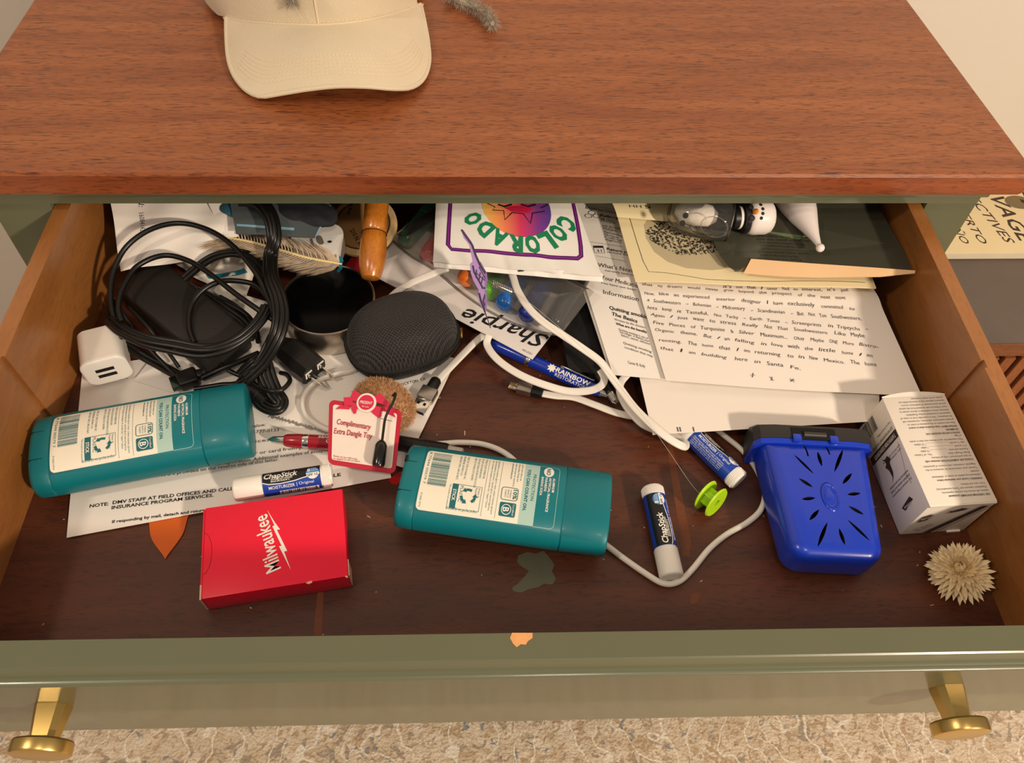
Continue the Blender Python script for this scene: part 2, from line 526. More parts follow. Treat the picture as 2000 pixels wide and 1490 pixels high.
# dresser
dresser = thing("dresser", "green painted dresser with brown wooden top and one drawer pulled out", "dresser", (0, 0, 0))
dresser.matrix_world = TCM
mb = MB()   # the top: slab with a slanted, undercut edge
prof = [(0, 0), (-.0012, .0022), (-.0012, .0165), (.0005, .0186), (.0022, .0200)]   # (outset, height)
rings = []
for dxo, hz in [(.0065, 0), (.0035, .0022), (.0008, .009), (0, .0165), (.0012, .0190), (.0030, .0200)]:
    x0, x1, y0 = XL + dxo, XR - dxo, YF + (dxo if hz > .015 else 0)
    rings.append([(x0, y0, ZT - TH + hz), (x1, y0, ZT - TH + hz), (x1, .80, ZT - TH + hz), (x0, .80, ZT - TH + hz)])
mb.loft([[np.array(p) for p in r] for r in rings[3:]]); cbuild("top", mb, TOPWOOD, dresser, smooth=False)
mb = MB(); mb.loft([[np.array(p) for p in r] for r in rings[:4]]); cbuild("top_edge", mb, EDGEWOOD, dresser, smooth=False)
mb = MB(); mb.box(WORLD, (BODY_L - .012, YC - .0040, .1187), (BODY_R + .012, YB, ZT - TH), .0015); mb.box(WORLD, (BODY_L - .006, YC - .0015, .1125), (BODY_R + .006, YB, .1187), .0015)
cbuild("moulding", mb, GREEN, dresser)
mb = MB(); mb.box(WORLD, (BODY_L, YC, ZRAIL), (BODY_R, YC + .03, .1125)); cbuild("rail", mb, GREEN, dresser, smooth=False)
mb = MB(); mb.box(WORLD, (BODY_L, YC, ZFLOOR + .08), (-.0053, YC + .03, ZRAIL), .001); cbuild("stile", mb, GREEN, dresser)
mb = MB(); mb.box(WORLD, (.7052, YC, ZFLOOR + .08), (BODY_R, YC + .03, ZRAIL), .001); cbuild("stile", mb, GREEN, dresser)
for x0, x1 in ((BODY_L, BODY_L + .018), (BODY_R - .018, BODY_R)):
    mb = MB(); mb.box(WORLD, (x0, YC + .03, ZFLOOR + .08), (x1, YB, .1125)); cbuild("side_panel", mb, GREEN, dresser, smooth=False)
mb = MB(); mb.box(WORLD, (BODY_L + .018, YB - .012, ZFLOOR + .08), (BODY_R - .018, YB, .1125)); cbuild("back_panel", mb, SIDEWOOD, dresser, smooth=False)
mb = MB(); mb.box(WORLD, (-.0053, YC, -.075), (.7052, YC + .03, -.045)); cbuild("rail", mb, GREEN, dresser, smooth=False)
mb = MB(); mb.box(WORLD, (-.0045, YC - .012, -.30), (.7045, YC + .012, -.08), .003); cbuild("lower_drawer_front", mb, GREEN, dresser)
mb = MB(); mb.box(WORLD, (-.0045, YC - .012, -.53), (.7045, YC + .012, -.31), .003); cbuild("lower_drawer_front", mb, GREEN, dresser)
for x0 in (BODY_L, BODY_R - .044):
    for y0 in (YC, YB - .05):
        mb = MB(); mb.box(WORLD, (x0, y0, ZFLOOR), (x0 + .044, y0 + .044, ZFLOOR + .08), .002); cbuild("leg", mb, GREEN, dresser)

# the drawer, pulled out: a part of the dresser, built in world coordinates
drawer = bpy.data.objects.new("drawer", None); COL.objects.link(drawer); drawer.parent = dresser
drawer.matrix_local = TCM.inverted(); BASE[drawer.name] = A3(0, 0, 0)
drawer['label'] = "drawer pulled open, brown wood inside and green front"
YBK = .475
GR0, GR1 = .1865, .1935     # vertical groove in both sides
for sgn, x_in, x_out in ((1, 0, -TI), (-1, DW, DW + TI)):
    mb = MB(); poly = [(0, x_in), (GR0, x_in), (GR0, x_in - sgn * .0022), (GR1, x_in - sgn * .0022), (GR1, x_in), (YBK, x_in), (YBK, x_out), (0, x_out)]
    fr = Fr((0, 0, 0), (0, 1, 0), (1, 0, 0), (0, 0, 1)); mb.prism(fr, poly, -.012, HS)
    build("drawer_side", mb, SIDEWOOD, drawer, smooth=False)
mb = MB(); mb.box(WORLD, (-.004, 0, -.006), (DW + .004, YBK, 0)); build("drawer_bottom", mb, FLOORWOOD, drawer, smooth=False)
mb = MB(); mb.box(WORLD, (0, YBK - .012, 0), (DW, YBK, HS - .006)); build("drawer_back", mb, SIDEWOOD, drawer, smooth=False)
FP = [(0, HF), (-.0142, HF), (-.0152, HF - .0006), (-.0156, HF - .0018), (-.0164, HF - .006), (-.0176, HF - .0088), (-.0188, HF - .0098), (-.0202, HF - .0100),
      (-.0212, HF - .0106), (-.0216, HF - .0118), (-.0213, HF - .0130), (-.0204, HF - .0138), (-.0200, HF - .0146), (-.0200, -.031), (-.0185, -.033), (0, -.033)]
mb = MB(); fr = Fr((0, 0, 0), (0, 1, 0), (0, 0, 1), (1, 0, 0)); mb.prism(fr, FP, -.020, DW + .020)
build("drawer_front", mb, GREEN, drawer, angle=30)
RAW = mat("raw_wood_chip", (226, 164, 104), .7, var=.15, scale=300)
chip = [(1000, 1236), (1040, 1236), (1040, 1246), (1031, 1252), (1027, 1259), (1017, 1258), (1009, 1264), (1002, 1257), (996, 1246)]
mb = MB(); mb.prism(WORLD, [at(*p, HF)[:2] for p in chip], HF - .0002, HF + .0002); o = build("paint_chip", mb, RAW, drawer, smooth=False); o['label'] = "bare wood showing through chipped paint"
PATCH = mat("spilled_green_paint", (92, 92, 74), .4, var=.1, scale=90)
pp = [(1012, 1085), (1030, 1078), (1046, 1082), (1062, 1076), (1074, 1090), (1083, 1103), (1078, 1116), (1086, 1130), (1079, 1142), (1062, 1140), (1052, 1147), (1030, 1152), (1018, 1158), (1003, 1155), (1000, 1148), (1010, 1141), (1024, 1127), (1033, 1115), (1018, 1106), (1010, 1097)]
mb = MB(); mb.prism(WORLD, [at(*p)[:2] for p in pp], -.0002, .0003); o = build("paint_patch", mb, PATCH, drawer, smooth=False); o['label'] = "dried grey green paint spill"
SCUFF = mat("orange_scuffed_wood", (106, 56, 30), .45, var=.25, scale=240)
for q in ([(1302, 868), (1313, 868), (1350, 1060), (1345, 1087), (1333, 1086)], [(622, 1140), (633, 1140), (628, 1240), (612, 1240)], [(1350, 1160), (1368, 1158), (1362, 1178), (1348, 1180)]):
    mb = MB(); mb.prism(WORLD, [at(*p)[:2] for p in q], -.0002, .0001); o = build("scuff_mark", mb, SCUFF, drawer, smooth=False); o['label'] = "lighter scuffed streak of wood"
# crumbs on the drawer bottom
rnd = random.Random(3); mb = MB()
for k in range(70):
    x, y = rnd.uniform(.02, .66), rnd.uniform(.01, .26); s = rnd.uniform(.0003, .0007); a = rnd.uniform(0, 6.28); l = s * rnd.choice([1, 1, 1.5, 3])
    fr = Fr((x, y, 0), (math.cos(a), math.sin(a), 0), (-math.sin(a), math.cos(a), 0)); mb.box(fr, (-l, -s * .5, 0), (l, s * .5, s * .6))
o = build("crumbs", mb, mat("pale_crumbs", (190, 170, 150), .8), None, smooth=False); tag(o, "tiny pale crumbs scattered over the drawer bottom", "crumbs", kind="stuff")

# knobs
for kx in (.0749, .6075):
    mb = MB(); fr = axis_frame((kx, -.0200, .0335), (0, -1, 0))
    sec = lambda w, h, z: [fr(p + (z,)) for p in ((-w, -h * .55), (-w * .62, -h), (w * .62, -h), (w, -h * .55), (w, h * .55), (w * .62, h), (-w * .62, h), (-w, h * .55))]
    mb.loft([sec(.0088, .0088, 0), sec(.0088, .0088, .0012), sec(.0066, .0066, .0195)])
    mb.lathe(fr, [(.0145, .0190), (.0158, .0193), (.0163, .0203), (.0163, .0255), (.0158, .0266), (.0148, .0270)], 48)
    o = build("knob", mb, BRASS, drawer, angle=25); o['label'] = "brass knob with round disc and faceted stem"

# low side table, crate and book right of the dresser
st = thing("side_table", "low table with worn dark top beside the dresser", "table", TC @ A3(1.1, .64, ZFLOOR)); st.rotation_euler = TCM.to_euler(); BASE[st.name] = A3(1.1, .64, ZFLOOR)
TDARK = mat("worn_dark_tabletop", (108, 97, 90), .45, var=.22, scale=9, bump=(30, .1))
TWOOD = wood_mat("side_table_wood", (110, 62, 34), (150, 92, 54), (80, 44, 24), 0, .5)
mb = MB(); mb.box(WORLD, (.80, .483, -.272), (1.42, .795, -.250), .002); build("tabletop", mb, TDARK, st)
mb = MB(); mb.box(WORLD, (.80, .480, -.275), (1.42, .4835, -.251), .001); build("front_edge", mb, TWOOD, st)
for lx in (.81, 1.37):
    for ly in (.50, .755):
        mb = MB(); mb.box(WORLD, (lx, ly, ZFLOOR), (lx + .035, ly + .03, -.272), .002); build("leg", mb, TWOOD, st)
cr = thing("wooden_crate", "orange wooden crate of upright slats under the dark table", "crate", TC @ A3(1.1, .64, ZFLOOR)); cr.rotation_euler = TCM.to_euler(); BASE[cr.name] = A3(1.1, .64, ZFLOOR)
CW = wood_mat("crate_slat_wood", (128, 70, 36), (166, 100, 54), (92, 48, 24), 2, .5)
mb = MB(); mb.box(WORLD, (.86, .515, ZFLOOR), (1.36, .75, -.33)); build("body", mb, mat("crate_inside_dark", (54, 30, 18), .8), cr, smooth=False)
for k in range(20):
    x0 = .862 + k * .025; mb = MB(); mb.box(WORLD, (x0, .505, ZFLOOR + .005), (x0 + .017, .515, -.31), .002); build("slat", mb, CW, cr)
BOOKM = mat("cream_book_cover", (240, 222, 176), .5, var=.03)
bk = thing("book", "cream book with dark hand lettered cover on the dark side table", "book", TC @ A3(1.1, .7, -.25)); bk.rotation_euler = TCM.to_euler(); BASE[bk.name] = A3(1.1, .7, -.25)
mb = MB(); mb.box(WORLD, (.90, .6445, -.2495), (1.26, .80, -.236), .0012); build("cover", mb, BOOKM, bk)
mb = MB(); mb.box(WORLD, (.901, .6438, -.2475), (1.259, .6452, -.238)); build("pages", mb, mat("book_page_block", (236, 224, 196), .8), bk, smooth=False)
sf = Surf(lambda x, y: A3(.90 + x, .6445 + y, -.236), .36, .155)
mb = MB()
def catc(u, v):
    p = atc(u, v, -.236); return (p[0] - .90, p[1] - .6445)
for body, a, b, h, bo in (("SAVAGE", (1902, 342), (1996, 476), .024, .012), ("DETECTIVES", (1855, 342), (1966, 476), .015, .004), ("ROBERTO", (1846, 372), (1914, 476), .013, .004), ("BOLAÑO", (1828, 396), (1880, 476), .012, .004), ("THE", (1960, 330), (2020, 440), .022, .01)):
    p, q = catc(*a), catc(*b); sf.text(mb, body, p, q, h=h, shear=.25, bold=bo)
build("lettering", mb, mat("dark_brown_ink", (66, 48, 40), .6), bk, smooth=False)
mb = MB(); p = catc(1990, 395); sf.disc(mb, p[0], p[1], .022, .016); build("emblem", mb, mat("olive_ink", (128, 112, 78), .6), bk, smooth=False)
# ================================================================== papers lying low at the left
def bil(bl, br, tr, tl, bump=None, step=None):
    bl, br, tr, tl = [np.asarray(p, float) for p in (bl, br, tr, tl)]
    W = (np.linalg.norm(br - bl) + np.linalg.norm(tr - tl)) / 2; H = (np.linalg.norm(tl - bl) + np.linalg.norm(tr - br)) / 2
    n = nrm(np.cross(br - bl, tl - bl))

    def fn(x, y):
        u, v = x / W, y / H
        p = bl * (1 - u) * (1 - v) + br * u * (1 - v) + tr * u * v + tl * (1 - u) * v
        return p + (n * bump(u, v) if bump else 0)
    return Surf(fn, W, H, step)


def sheet(name, sf, mat_, nu=24, nv=24, thick=.0003, parent=None):
    mb = MB().grid(lambda u, v: sf.fn(u * sf.W, v * sf.H), nu, nv, thick); return build(name, mb, mat_, parent, angle=60)


# DMV letter
bl, br = at(130, 1050, .0016), at(764, 933, .0016); ex = nrm(br - bl); ey = A3(-ex[1], ex[0], 0)
LET = Surf.quad(bl, br, bl + ey * .150, bump=lambda u, v: .0006 * math.sin(3 * u + 2 * v) * (1 - v), step=.006); LET.eps = .0003
t = thing("letter", "white printed letter with bold note lying under the teal sticks", "letter", bl)
sheet("page", LET, PAPER, parent=t)
mb = MB(); T = lambda s, a, b, h, bo=0.0, mb=mb, sf=LET: sf.text(mb, s, a, b, h, pix=True, bold=bo)
T("NOTE:", (175, 992), (212, 987), .0026, .02)
T("DMV STAFF AT FIELD OFFICES AND CALL", (220, 985), (456, 957), .0026, .02); T("VEHICLE", (607, 938), (666, 930), .0026, .02)
T("INSURANCE PROGRAM SERVICES.", (218, 995), (417, 970), .0026, .02)
T("If responding by mail, detach and return this", (219, 1022), (420, 996), .0022, .02); T("envelope.", (660, 966), (704, 958), .0022, .02)
T("evidence of liability insurance are provided on the reverse side of this letter.", (183, 949), (545, 900), .0028)
T("is required to reinstate the vehicle registration. Additional examples of acceptable", (262, 930), (655, 880), .0028)
T("verification of insurance (a letter or card from your", (315, 912), (610, 874), .0028)
T("The Department of Motor Vehicles", (201, 806), (345, 786), .0028); T("OR.", (232, 743), (250, 739), .0026, .02)
T("offices and", (478, 868), (560, 857), .0028); T("1-800-777-0133", (470, 850), (545, 842), .0028); T("listed below,", (466, 840), (519, 832), .0028)
build("lettering", mb, INK, t, smooth=False)

# long envelope over it
ex = nrm(A3(.2655 - .0423, .1525 - .235, 0)); ey = A3(-ex[1], ex[0], 0); br = A3(.2655, .1525, .0032); bl = br - ex * .232
ENV = Surf.quad(bl, br, bl + ey * .110, bump=lambda u, v: .0005 * math.sin(5 * u) * v, step=.008); ENV.eps = .0003
t = thing("envelope", "long white envelope with address barcode lying under the black cords and mesh case", "envelope", bl)
sheet("paper", ENV, PAPER, parent=t)
mb = MB(); rnd = random.Random(4); p0, p1 = ENV.xy(526, 812), ENV.xy(642, 846); d = (p1 - p0) / 64; dy = A3(-d[1], d[0]) / np.linalg.norm(d)
for k in range(64):
    q = p0 + d * k; a, b = rnd.choice([(-.0008, .0008), (-.0018, .0008), (-.0008, .0018), (-.0018, .0018)])
    ENV.poly(mb, [q + dy * a, q + d * .45 + dy * a, q + d * .45 + dy * b, q + dy * b])
ENV.text(mb, "Carson City", (380, 768), (450, 792), .0026, pix=True); ENV.text(mb, "STOCKTON, CA", (776, 756), (832, 742), .0026, pix=True)
build("lettering", mb, INK, t, smooth=False)

# ================================================================== teal deodorant sticks
TEAL = mat("teal_plastic", (2, 114, 124), .42, var=.03, coat=.05)
LABELW = mat("cream_label", (238, 232, 214), .5, var=.02)
LABELG = mat("pale_teal_label_band", (172, 204, 196), .5, var=.02)
TEALINK = mat("teal_ink", (22, 104, 112), .5)
WHINK = mat("white_ink", (240, 238, 230), .5)
AA, BB, NE, LL = .0315, .0168, 2.5, .147


def deodorant(label, b_px, c_px, z0, slot):
    b, c = at(*b_px, z0 + BB), at(*c_px, z0 + BB); fr = flat_frame(b, c, z0 + BB)
    t = thing("deodorant_stick", label, "deodorant", fr((LL / 2, 0, -BB)), "teal deodorant sticks")

    def ring(x, k):
        out = []
        for i in range(56):
            a = 2 * math.pi * i / 56; cc, ss = math.cos(a), math.sin(a)
            out.append(fr((x, k * AA * math.copysign(abs(cc) ** (2 / NE), cc), k * BB * math.copysign(abs(ss) ** (2 / NE), ss))))
        return out
    mb = MB(); mb.loft([ring(.0132, .985), ring(.0136, 1), ring(.1142, 1), ring(.1146, .985)]); body = build("body", mb, TEAL, t)
    mb = MB(); mb.loft([ring(.0150, .97), ring(.0126, .985), ring(.0122, .995), ring(.003, .985), ring(.0008, .95), ring(0, .90)]); base = build("base", mb, TEAL, t)
    mb = MB()
    for yy, zz, dy in ((.0115, .0142, 1), (-.0115, .0142, -1)):     # slits of the dial
        for q in range(5 if slot and dy > 0 else 1): mb.box(fr, (-.0003 + .0, yy + dy * q * .0012 - .0004, zz - .002), (.0095 - q * .001, yy + dy * q * .0012 + .0000, zz + .0019 - .0003 * q))
    build("slit", mb, DARK, base, smooth=False)
    mb = MB(); mb.loft([ring(.1140, .96), ring(.1152, .985), ring(.1156, .998), ring(.142, .985), ring(.1457, .975), ring(.1466, .955), ring(.147, .92)]); build("cap", mb, TEAL, t)
    S = Surf(lambda x, y: fr((x, y, BB * (1 - min(abs(y) / AA, .999) ** NE) ** (1 / NE))), LL, .05, step=(None, .003), eps=.0001)
    mb = MB(); S.poly(mb, rrect(.0145, -.0235, .0900, .0235, .003)); lab = build("label", mb, LABELW, t)
    mb = MB(); S.rect(mb, .0850, -.0235, .0955, .0235, 1.6); build("label_band", mb, LABELG, t)
    mb = MB(); S.line(mb, [(.0955, -.0236)] + [(x, y) for x, y in rrect(.0950, -.0236, .1095, .0236, .003)[:14]] + [(.0955, .0236)], .0003, 1.5); build("label_border", mb, LABELG, t, smooth=False)
    D = -math.pi / 2
    mw = MB(); S.disc(mw, .1020, .0185, .0036, .0044, k=2)
    for i, (s, w) in enumerate((("ALUMINUM", .0115), ("ARTIFICIAL FRAGRANCE", .0265), ("PARABENS", .0115), ("BAKING SODA", .0150))):
        S.text(mw, s, (.1053 - i * .0027, .0135 if i else .0135), width=w, h=.0017, ang=D, bold=.02, k=2)
    build("lettering", mw, WHINK, t, smooth=False)
    mt = MB(); S.text(mt, "NO", (.1005, .0215), width=.0060, h=.0028, ang=D, bold=.03, k=3)
    S.text(mt, "PROTECTION", (.0915, .0145), width=.0210, h=.0021, ang=D, k=3); S.text(mt, "YOU CAN COUNT ON.", (.0872, .0185), width=.0330, h=.0021, ang=D, bold=.03, k=3)
    yy = .0222
    for i, s in enumerate(("Learn more about our", "Stewardship Model and", "what we mean by natural at:", "www.tomsofmaine.com")):
        S.text(mt, s, (.0826 - .0023 * i, yy), width=.0012 * len(s) * .62, h=.0013, ang=D, bold=.01 if i == 3 else 0, k=2)
    # charity shield and certified box
    S.line(mt, [(x, y) for x, y in rrect(.0712, -.0085, .0825, .0010, .0018)] + [rrect(.0712, -.0085, .0825, .0010, .0018)[0]], .0005, 2)
    S.text(mt, "10%", (.0793, -.0001), width=.0074, h=.0026, ang=D, bold=.03, k=2)
    for i, s in enumerate(("OF ANNUAL", "PROFITS TO", "CHARITY")): S.text(mt, s, (.0770 - .0018 * i, -.0006), width=.0062, h=.0011, ang=D, k=2)
    S.poly(mt, rrect(.0712, -.0200, .0825, -.0103, .0012), 2)
    for i, s in enumerate(("Ingredients: propylene glycol, water, sodium stearate, glycerin", "aloe barbadensis leaf juice*, caprylyl glycol, natural fragrance,", "zinc ricinoleate, lemongrass oil, ascorbic acid.  *organic **natural")):
        S.text(mt, s, (.0658 - .0021 * i, .0222), width=.042 - .002 * i, h=.0012, ang=D, k=2)
    S.line(mt, [(.0690, -.022), (.0690, .0222)], .0002, 2); S.line(mt, [(.0594, -.022), (.0594, .0222)], .0002, 2)
    for i, s in enumerate(("STORE AT ROOM TEMPERATURE.", "DO NOT USE ON BROKEN SKIN.", "STOP USE IF RASH OR IRRITATION OCCURS.", "KEEP OUT OF REACH OF CHILDREN.", "", "©DIST. BY TOM'S OF MAINE, INC.", "KENNEBUNK, ME 04043 U.S.A.", "1-800-FOR-TOMS (1-800-367-8667)")):
        if s: S.text(mt, s, (.0565 - .0026 * i, .0222), width=.00068 * len(s) * .98, h=.0014, ang=D, k=2)
    # recycling panel
    S.line(mt, [(.0372, -.0020), (.0372, -.0195), (.0575, -.0195), (.0575, -.0020), (.0372, -.0020)], .0004, 2)
    S.rect(mt, .0372, -.0195, .0412, -.0020, 2.2)
    S.text(mt, "PLASTIC", (.0425, -.0028), width=.0120, h=.0022, ang=D, k=2)
    S.text(mt, "Empty &", (.0552, -.0030), width=.0070, h=.0012, ang=D, k=2); S.text(mt, "Replace Cap", (.0532, -.0030), width=.0110, h=.0012, ang=D, k=2)
    S.text(mt, "how2recycle.info", (.0358, -.0206), width=.0205, h=.0018, ang=0, k=2)
    S.text(mt, "*Not recycled in all communities", (.0350, -.0025), width=.0180, h=.0011, ang=D, k=2)
    for j in range(3):       # three chasing arrows
        a = math.radians(90 + 120 * j); cx, cy, R = .0488, -.0098, .0048
        pts = [(cx + R * math.cos(a + q), cy + R * math.sin(a + q)) for q in (-.45, .1, .45)]
        S.line(mt, pts, .0019, 2); q = pts[-1]; e = a + .45
        tx, ty = -math.sin(e), math.cos(e); nx, ny = math.cos(e), math.sin(e)
        S.poly(mt, [(q[0] + nx * .0019, q[1] + ny * .0019), (q[0] + tx * .0026, q[1] + ty * .0026), (q[0] - nx * .0019, q[1] - ny * .0019)], 2)
    S.text(mt, "8 77644 00579 7", (.0163, .0218), width=.0270, h=.0016, ang=D, k=2); S.text(mt, "P10051974", (.0163, -.0120), width=.0095, h=.0012, ang=D, k=2)
    S.barcode(mt, (.0192, .0215), (0, -1), (1, 0), .0270, .0130, 34, 5, k=2)
    build("print", mt, TEALINK, t, smooth=False)
    mw = MB(); S.text(mw, "B", (.0737, -.0138), width=.0030, h=.0042, ang=D, bold=.02, k=4); c8 = [(.0760 + .0032 * math.cos(q), -.0152 + .0034 * math.sin(q)) for q in np.linspace(0, 2 * math.pi, 26)]
    S.line(mw, c8, .0005, 4); S.text(mw, "STICK", (.0380, -.0060), width=.0085, h=.0022, ang=D, bold=.02, k=4); S.text(mw, "Certified", (.0802, -.0112), width=.0076, h=.0013, ang=D, k=4)
    build("lettering", mw, WHINK, t, smooth=False)
    return t


deodorant("teal deodorant stick lying on the white letter beside the drawer's side wall", (76, 895), (491, 818), .0042, False)
deodorant("teal deodorant stick lying on the bare drawer bottom over the white round cord", (787, 947), (1182, 1004), .0045, True)

# ================================================================== lip balm tubes
LBLUE = mat("royal_blue_label", (24, 66, 168), .4, var=.05); LBLACK = mat("black_label", (24, 24, 28), .4); LSKY = mat("sky_blue_badge", (52, 138, 206), .4)


def chap(label, cap_px, base_px, zc, roll, bars, small=False, cap_end=True, length=.0695, base_end=None):
    c, b = at(*cap_px, zc), at(*base_px, zc)
    if base_end: c = b + nrm(c - b) * length
    L = length; r = .0083; fr = flat_frame(c, b, zc); ax = axis_frame(c, b - c)
    t = thing("lip_balm", label, "lip balm", fr((L / 2, 0, -r)), "blue and black lip balm tubes")
    k = L / .0695
    mb = MB(); mb.lathe(ax, [(.0070, 0), (.0080, .0006), (r + .0002, .0020), (r + .0002, .0200), (r - .0002, .0206)], 40); build("cap", mb, WHITE_PL, t)
    mb = MB(); mb.lathe(ax, [(r - .0006, .0205), (r - .0003, .0215), (r - .0003, .0605 * k), (r - .0003, L - .0010), (r - .0009, L)], 40); body = build("tube", mb, WHITE_PL, t)
    mb = MB(); n = 44
    for i in range(n):
        a = 2 * math.pi * i / n; d = A3(math.cos(a), math.sin(a), 0); e = A3(-math.sin(a), math.cos(a), 0)
        f2 = Fr(ax(d * (r - .0004)), ax.ex * e[0] + ax.ey * e[1], ax.ez); mb.box(f2, (-.00022, L - .0065, -.0005), (.00022, L - .001, .0003)) if False else mb.add([ax(d * (r - .0003) + e * s + A3(0, 0, z)) for s, z in ((-.0003, L - .0066), (.0003, L - .0066), (.0003, L - .0012), (-.0003, L - .0012))] + [ax(d * (r + .0001) + A3(0, 0, z)) for z in (L - .0066, L - .0012)], [(0, 1, 4), (1, 2, 5, 4), (2, 3, 5), (3, 0, 4, 5)])
    build("grip_ring", mb, WHITE_PL, t, smooth=False)
    x0, x1 = .0212, L - .0078
    mb = MB(); mb.lathe(ax, [(r - .0002, x0), (r, x0), (r, x1), (r - .0002, x1)], 48, cap=False); lab = build("label", mb, LBLUE, t)
    S = Surf(lambda x, y: fr((x, r * math.sin((y - roll) / r), r * math.cos((y - roll) / r))), L, .02, step=(None, .0015), eps=.00008)
    lw = x1 - x0
    mb = MB(); low = [(x0 + .0002, -.0010), (x0 + .004, -.0024), (x0 + .012, -.0030), (x0 + .022, -.0024), (x1 - .012, -.0012), (x1 - .0003, .0004)]
    S.poly(mb, low + [(x1 - .0003, .0105), (x0 + .0002, .0105)]); build("label_panel", mb, LBLACK, t)
    mw = MB(); S.line(mw, [(x, y - .0004) for x, y in low], .0006, 2)
    S.text(mw, "ChapStick", (x0 + .0012, .0012), width=.0235, h=.0042, shear=.2, bold=.02, k=2)
    for i, s in enumerate(("SKIN PROTECTANT | SUNSCREEN", "BROAD SPECTRUM SPF 15")): S.text(mw, s, (x0 + .006, -.0003 - .0014 * i), width=.0150 - .002 * i, h=.0010, bold=.02, k=2)
    S.text(mw, "MOISTURIZER", (x0 + .004, -.0068), width=.0182, h=.0023, bold=.01, k=2); S.line(mw, [(x0 + .0236, -.0072), (x0 + .0236, -.0042)], .0003, 2)
    S.text(mw, "Original", (x0 + .0250, -.0062), width=.0105, h=.0021, k=2)
    S.disc(mw, x1 - .0052, .0012, .0046, .0046, k=2)
    if bars: S.rect(mw, x0 + .011, -.0128, x1 - .002, -.0090, 1.5)
    if small:
        for i in range(5): S.text(mw, ("Distributed by: GSK Consumer Healthcare,", "Warren, NJ 07059. Made in USA. For external", "use only. Do not use on deep wounds. When", "using this product keep out of eyes. Rinse", "with water to remove. Stop use and ask a")[i], (x0 + .002, -.0090 - .0015 * i), width=.031, h=.0010, k=2)
    build("lettering", mw, WHINK, lab, smooth=False)
    ms = MB(); S.poly(ms, [(x1 - .0052 + .0046 * math.cos(a), .0012 + .0046 * math.sin(a)) for a in np.linspace(0, math.pi, 15)], 3); build("badge", ms, LSKY, lab, smooth=False)
    mw = MB(); S.text(mw, "8", (x1 - .0088, .0021), width=.0020, h=.0028, bold=.03, k=4); S.text(mw, "HOUR", (x1 - .0062, .0036), width=.0042, h=.0010, k=4); S.text(mw, "MOISTURE", (x1 - .0062, .0022), width=.0050, h=.0010, k=4)
    build("lettering", mw, WHINK, lab, smooth=False)
    mk = MB(); S.text(mk, "SPF 15", (x1 - .0090, -.0014), width=.0074, h=.0018, bold=.01, k=4)
    if bars: S.barcode(mk, (x0 + .0115, -.0126), (1, 0), (0, 1), lw - .0145, .0034, 30, 8, k=3)
    build("print", mk, mat("navy_ink", (20, 30, 80), .5), lab, smooth=False)
    return t


chap("lip balm tube lying on the white letter above the red box", (457, 957), (651, 927), .0130, .0014, True)
chap("lip balm tube lying on bare wood beside the lime bobbin, white cap to the front", (1312, 1128), (1272, 948), .0084, .0022, False)
chap("lip balm tube half hidden under the white papers", (1340, 838), (1444, 940), .0084, -.0048, False, small=True, base_end=True)

# ================================================================== red card box
RED = mat("glossy_red_card", (234, 14, 54), .38, var=.02); REDE = mat("worn_card_edge", (214, 170, 150), .7)
zt = .0205
c = [at(401, 991, zt), at(670, 955, zt), at(679, 1125, zt), at(393, 1170, zt)]
fr = flat_frame(c[3], c[2], .0); Wb = (np.linalg.norm(c[2] - c[3]) + np.linalg.norm(c[1] - c[0])) / 2; Hb = (np.linalg.norm(c[0] - c[3]) + np.linalg.norm(c[1] - c[2])) / 2
t = thing("card_box", "red cardboard card box with white script and lightning bolt", "box", fr((Wb / 2, Hb / 2, 0)))
mb = MB(); mb.box(fr, (0, 0, .0004), (Wb, Hb, zt), .0007, 2); build("carton", mb, RED, t)
mb = MB(); mb.box(fr, (-.0012, .0004, .002), (-.0002, Hb - .001, zt - .0008)); build("end_flap", mb, RED, t, smooth=False)
mb = MB(); mb.box(fr, (-.0014, -.0002, .002), (-.0002, .010, zt - .0006)); build("worn_flap_edge", mb, REDE, t, smooth=False)
mb = MB(); mb.box(fr, (Wb + .0002, .0006, .002), (Wb + .0008, .012, zt - .0005)); build("end_flap", mb, REDE, t, smooth=False)
S = Surf(lambda x, y: fr((x, y, zt)), Wb, Hb)
mw = MB(); S.text(mw, "Milwaukee", (572, 1122 - 4), (523, 1003), h=.0105, pix=True, bold=.025) if False else None
p0, p1 = S.xy(549, 1112), S.xy(521, 1003); S.text(mw, "Milwaukee", p0, p1, h=.0098, bold=.012, shear=-.12)
bolt = [(523, 997), (547, 1026), (544, 1030), (554, 1061), (550, 1063), (563, 1078), (558, 1079), (568, 1113), (548, 1070), (552, 1069), (543, 1038), (538, 1030), (542, 1029)]
S.pxpoly(mw, [(522, 996), (536, 1019), (547, 1034), (541, 1035), (561, 1076), (555, 1077), (568, 1113), (545, 1067), (550, 1066), (532, 1028), (536, 1026)])
build("lettering", mw, WHINK, t, smooth=False)
mk = MB(); cc = A3(0, Hb * .48); S.line(mk, [(cc[0] + .0045 * math.cos(a) * 1.25, cc[1] + .0150 * math.sin(a)) for a in np.linspace(-math.pi / 2, math.pi / 2, 18)], .0003); build("thumb_notch", mk, mat("dark_red_cut", (120, 8, 22), .6), t, smooth=False)
mk = MB(); S.pxpoly(mk, [(597, 1139), (602, 1136), (609, 1134), (610, 1138), (603, 1141)], 2); S.pxpoly(mk, [(675, 1124), (680, 1126), (679, 1129), (674, 1127)], 2); build("worn_spot", mk, REDE, t, smooth=False)

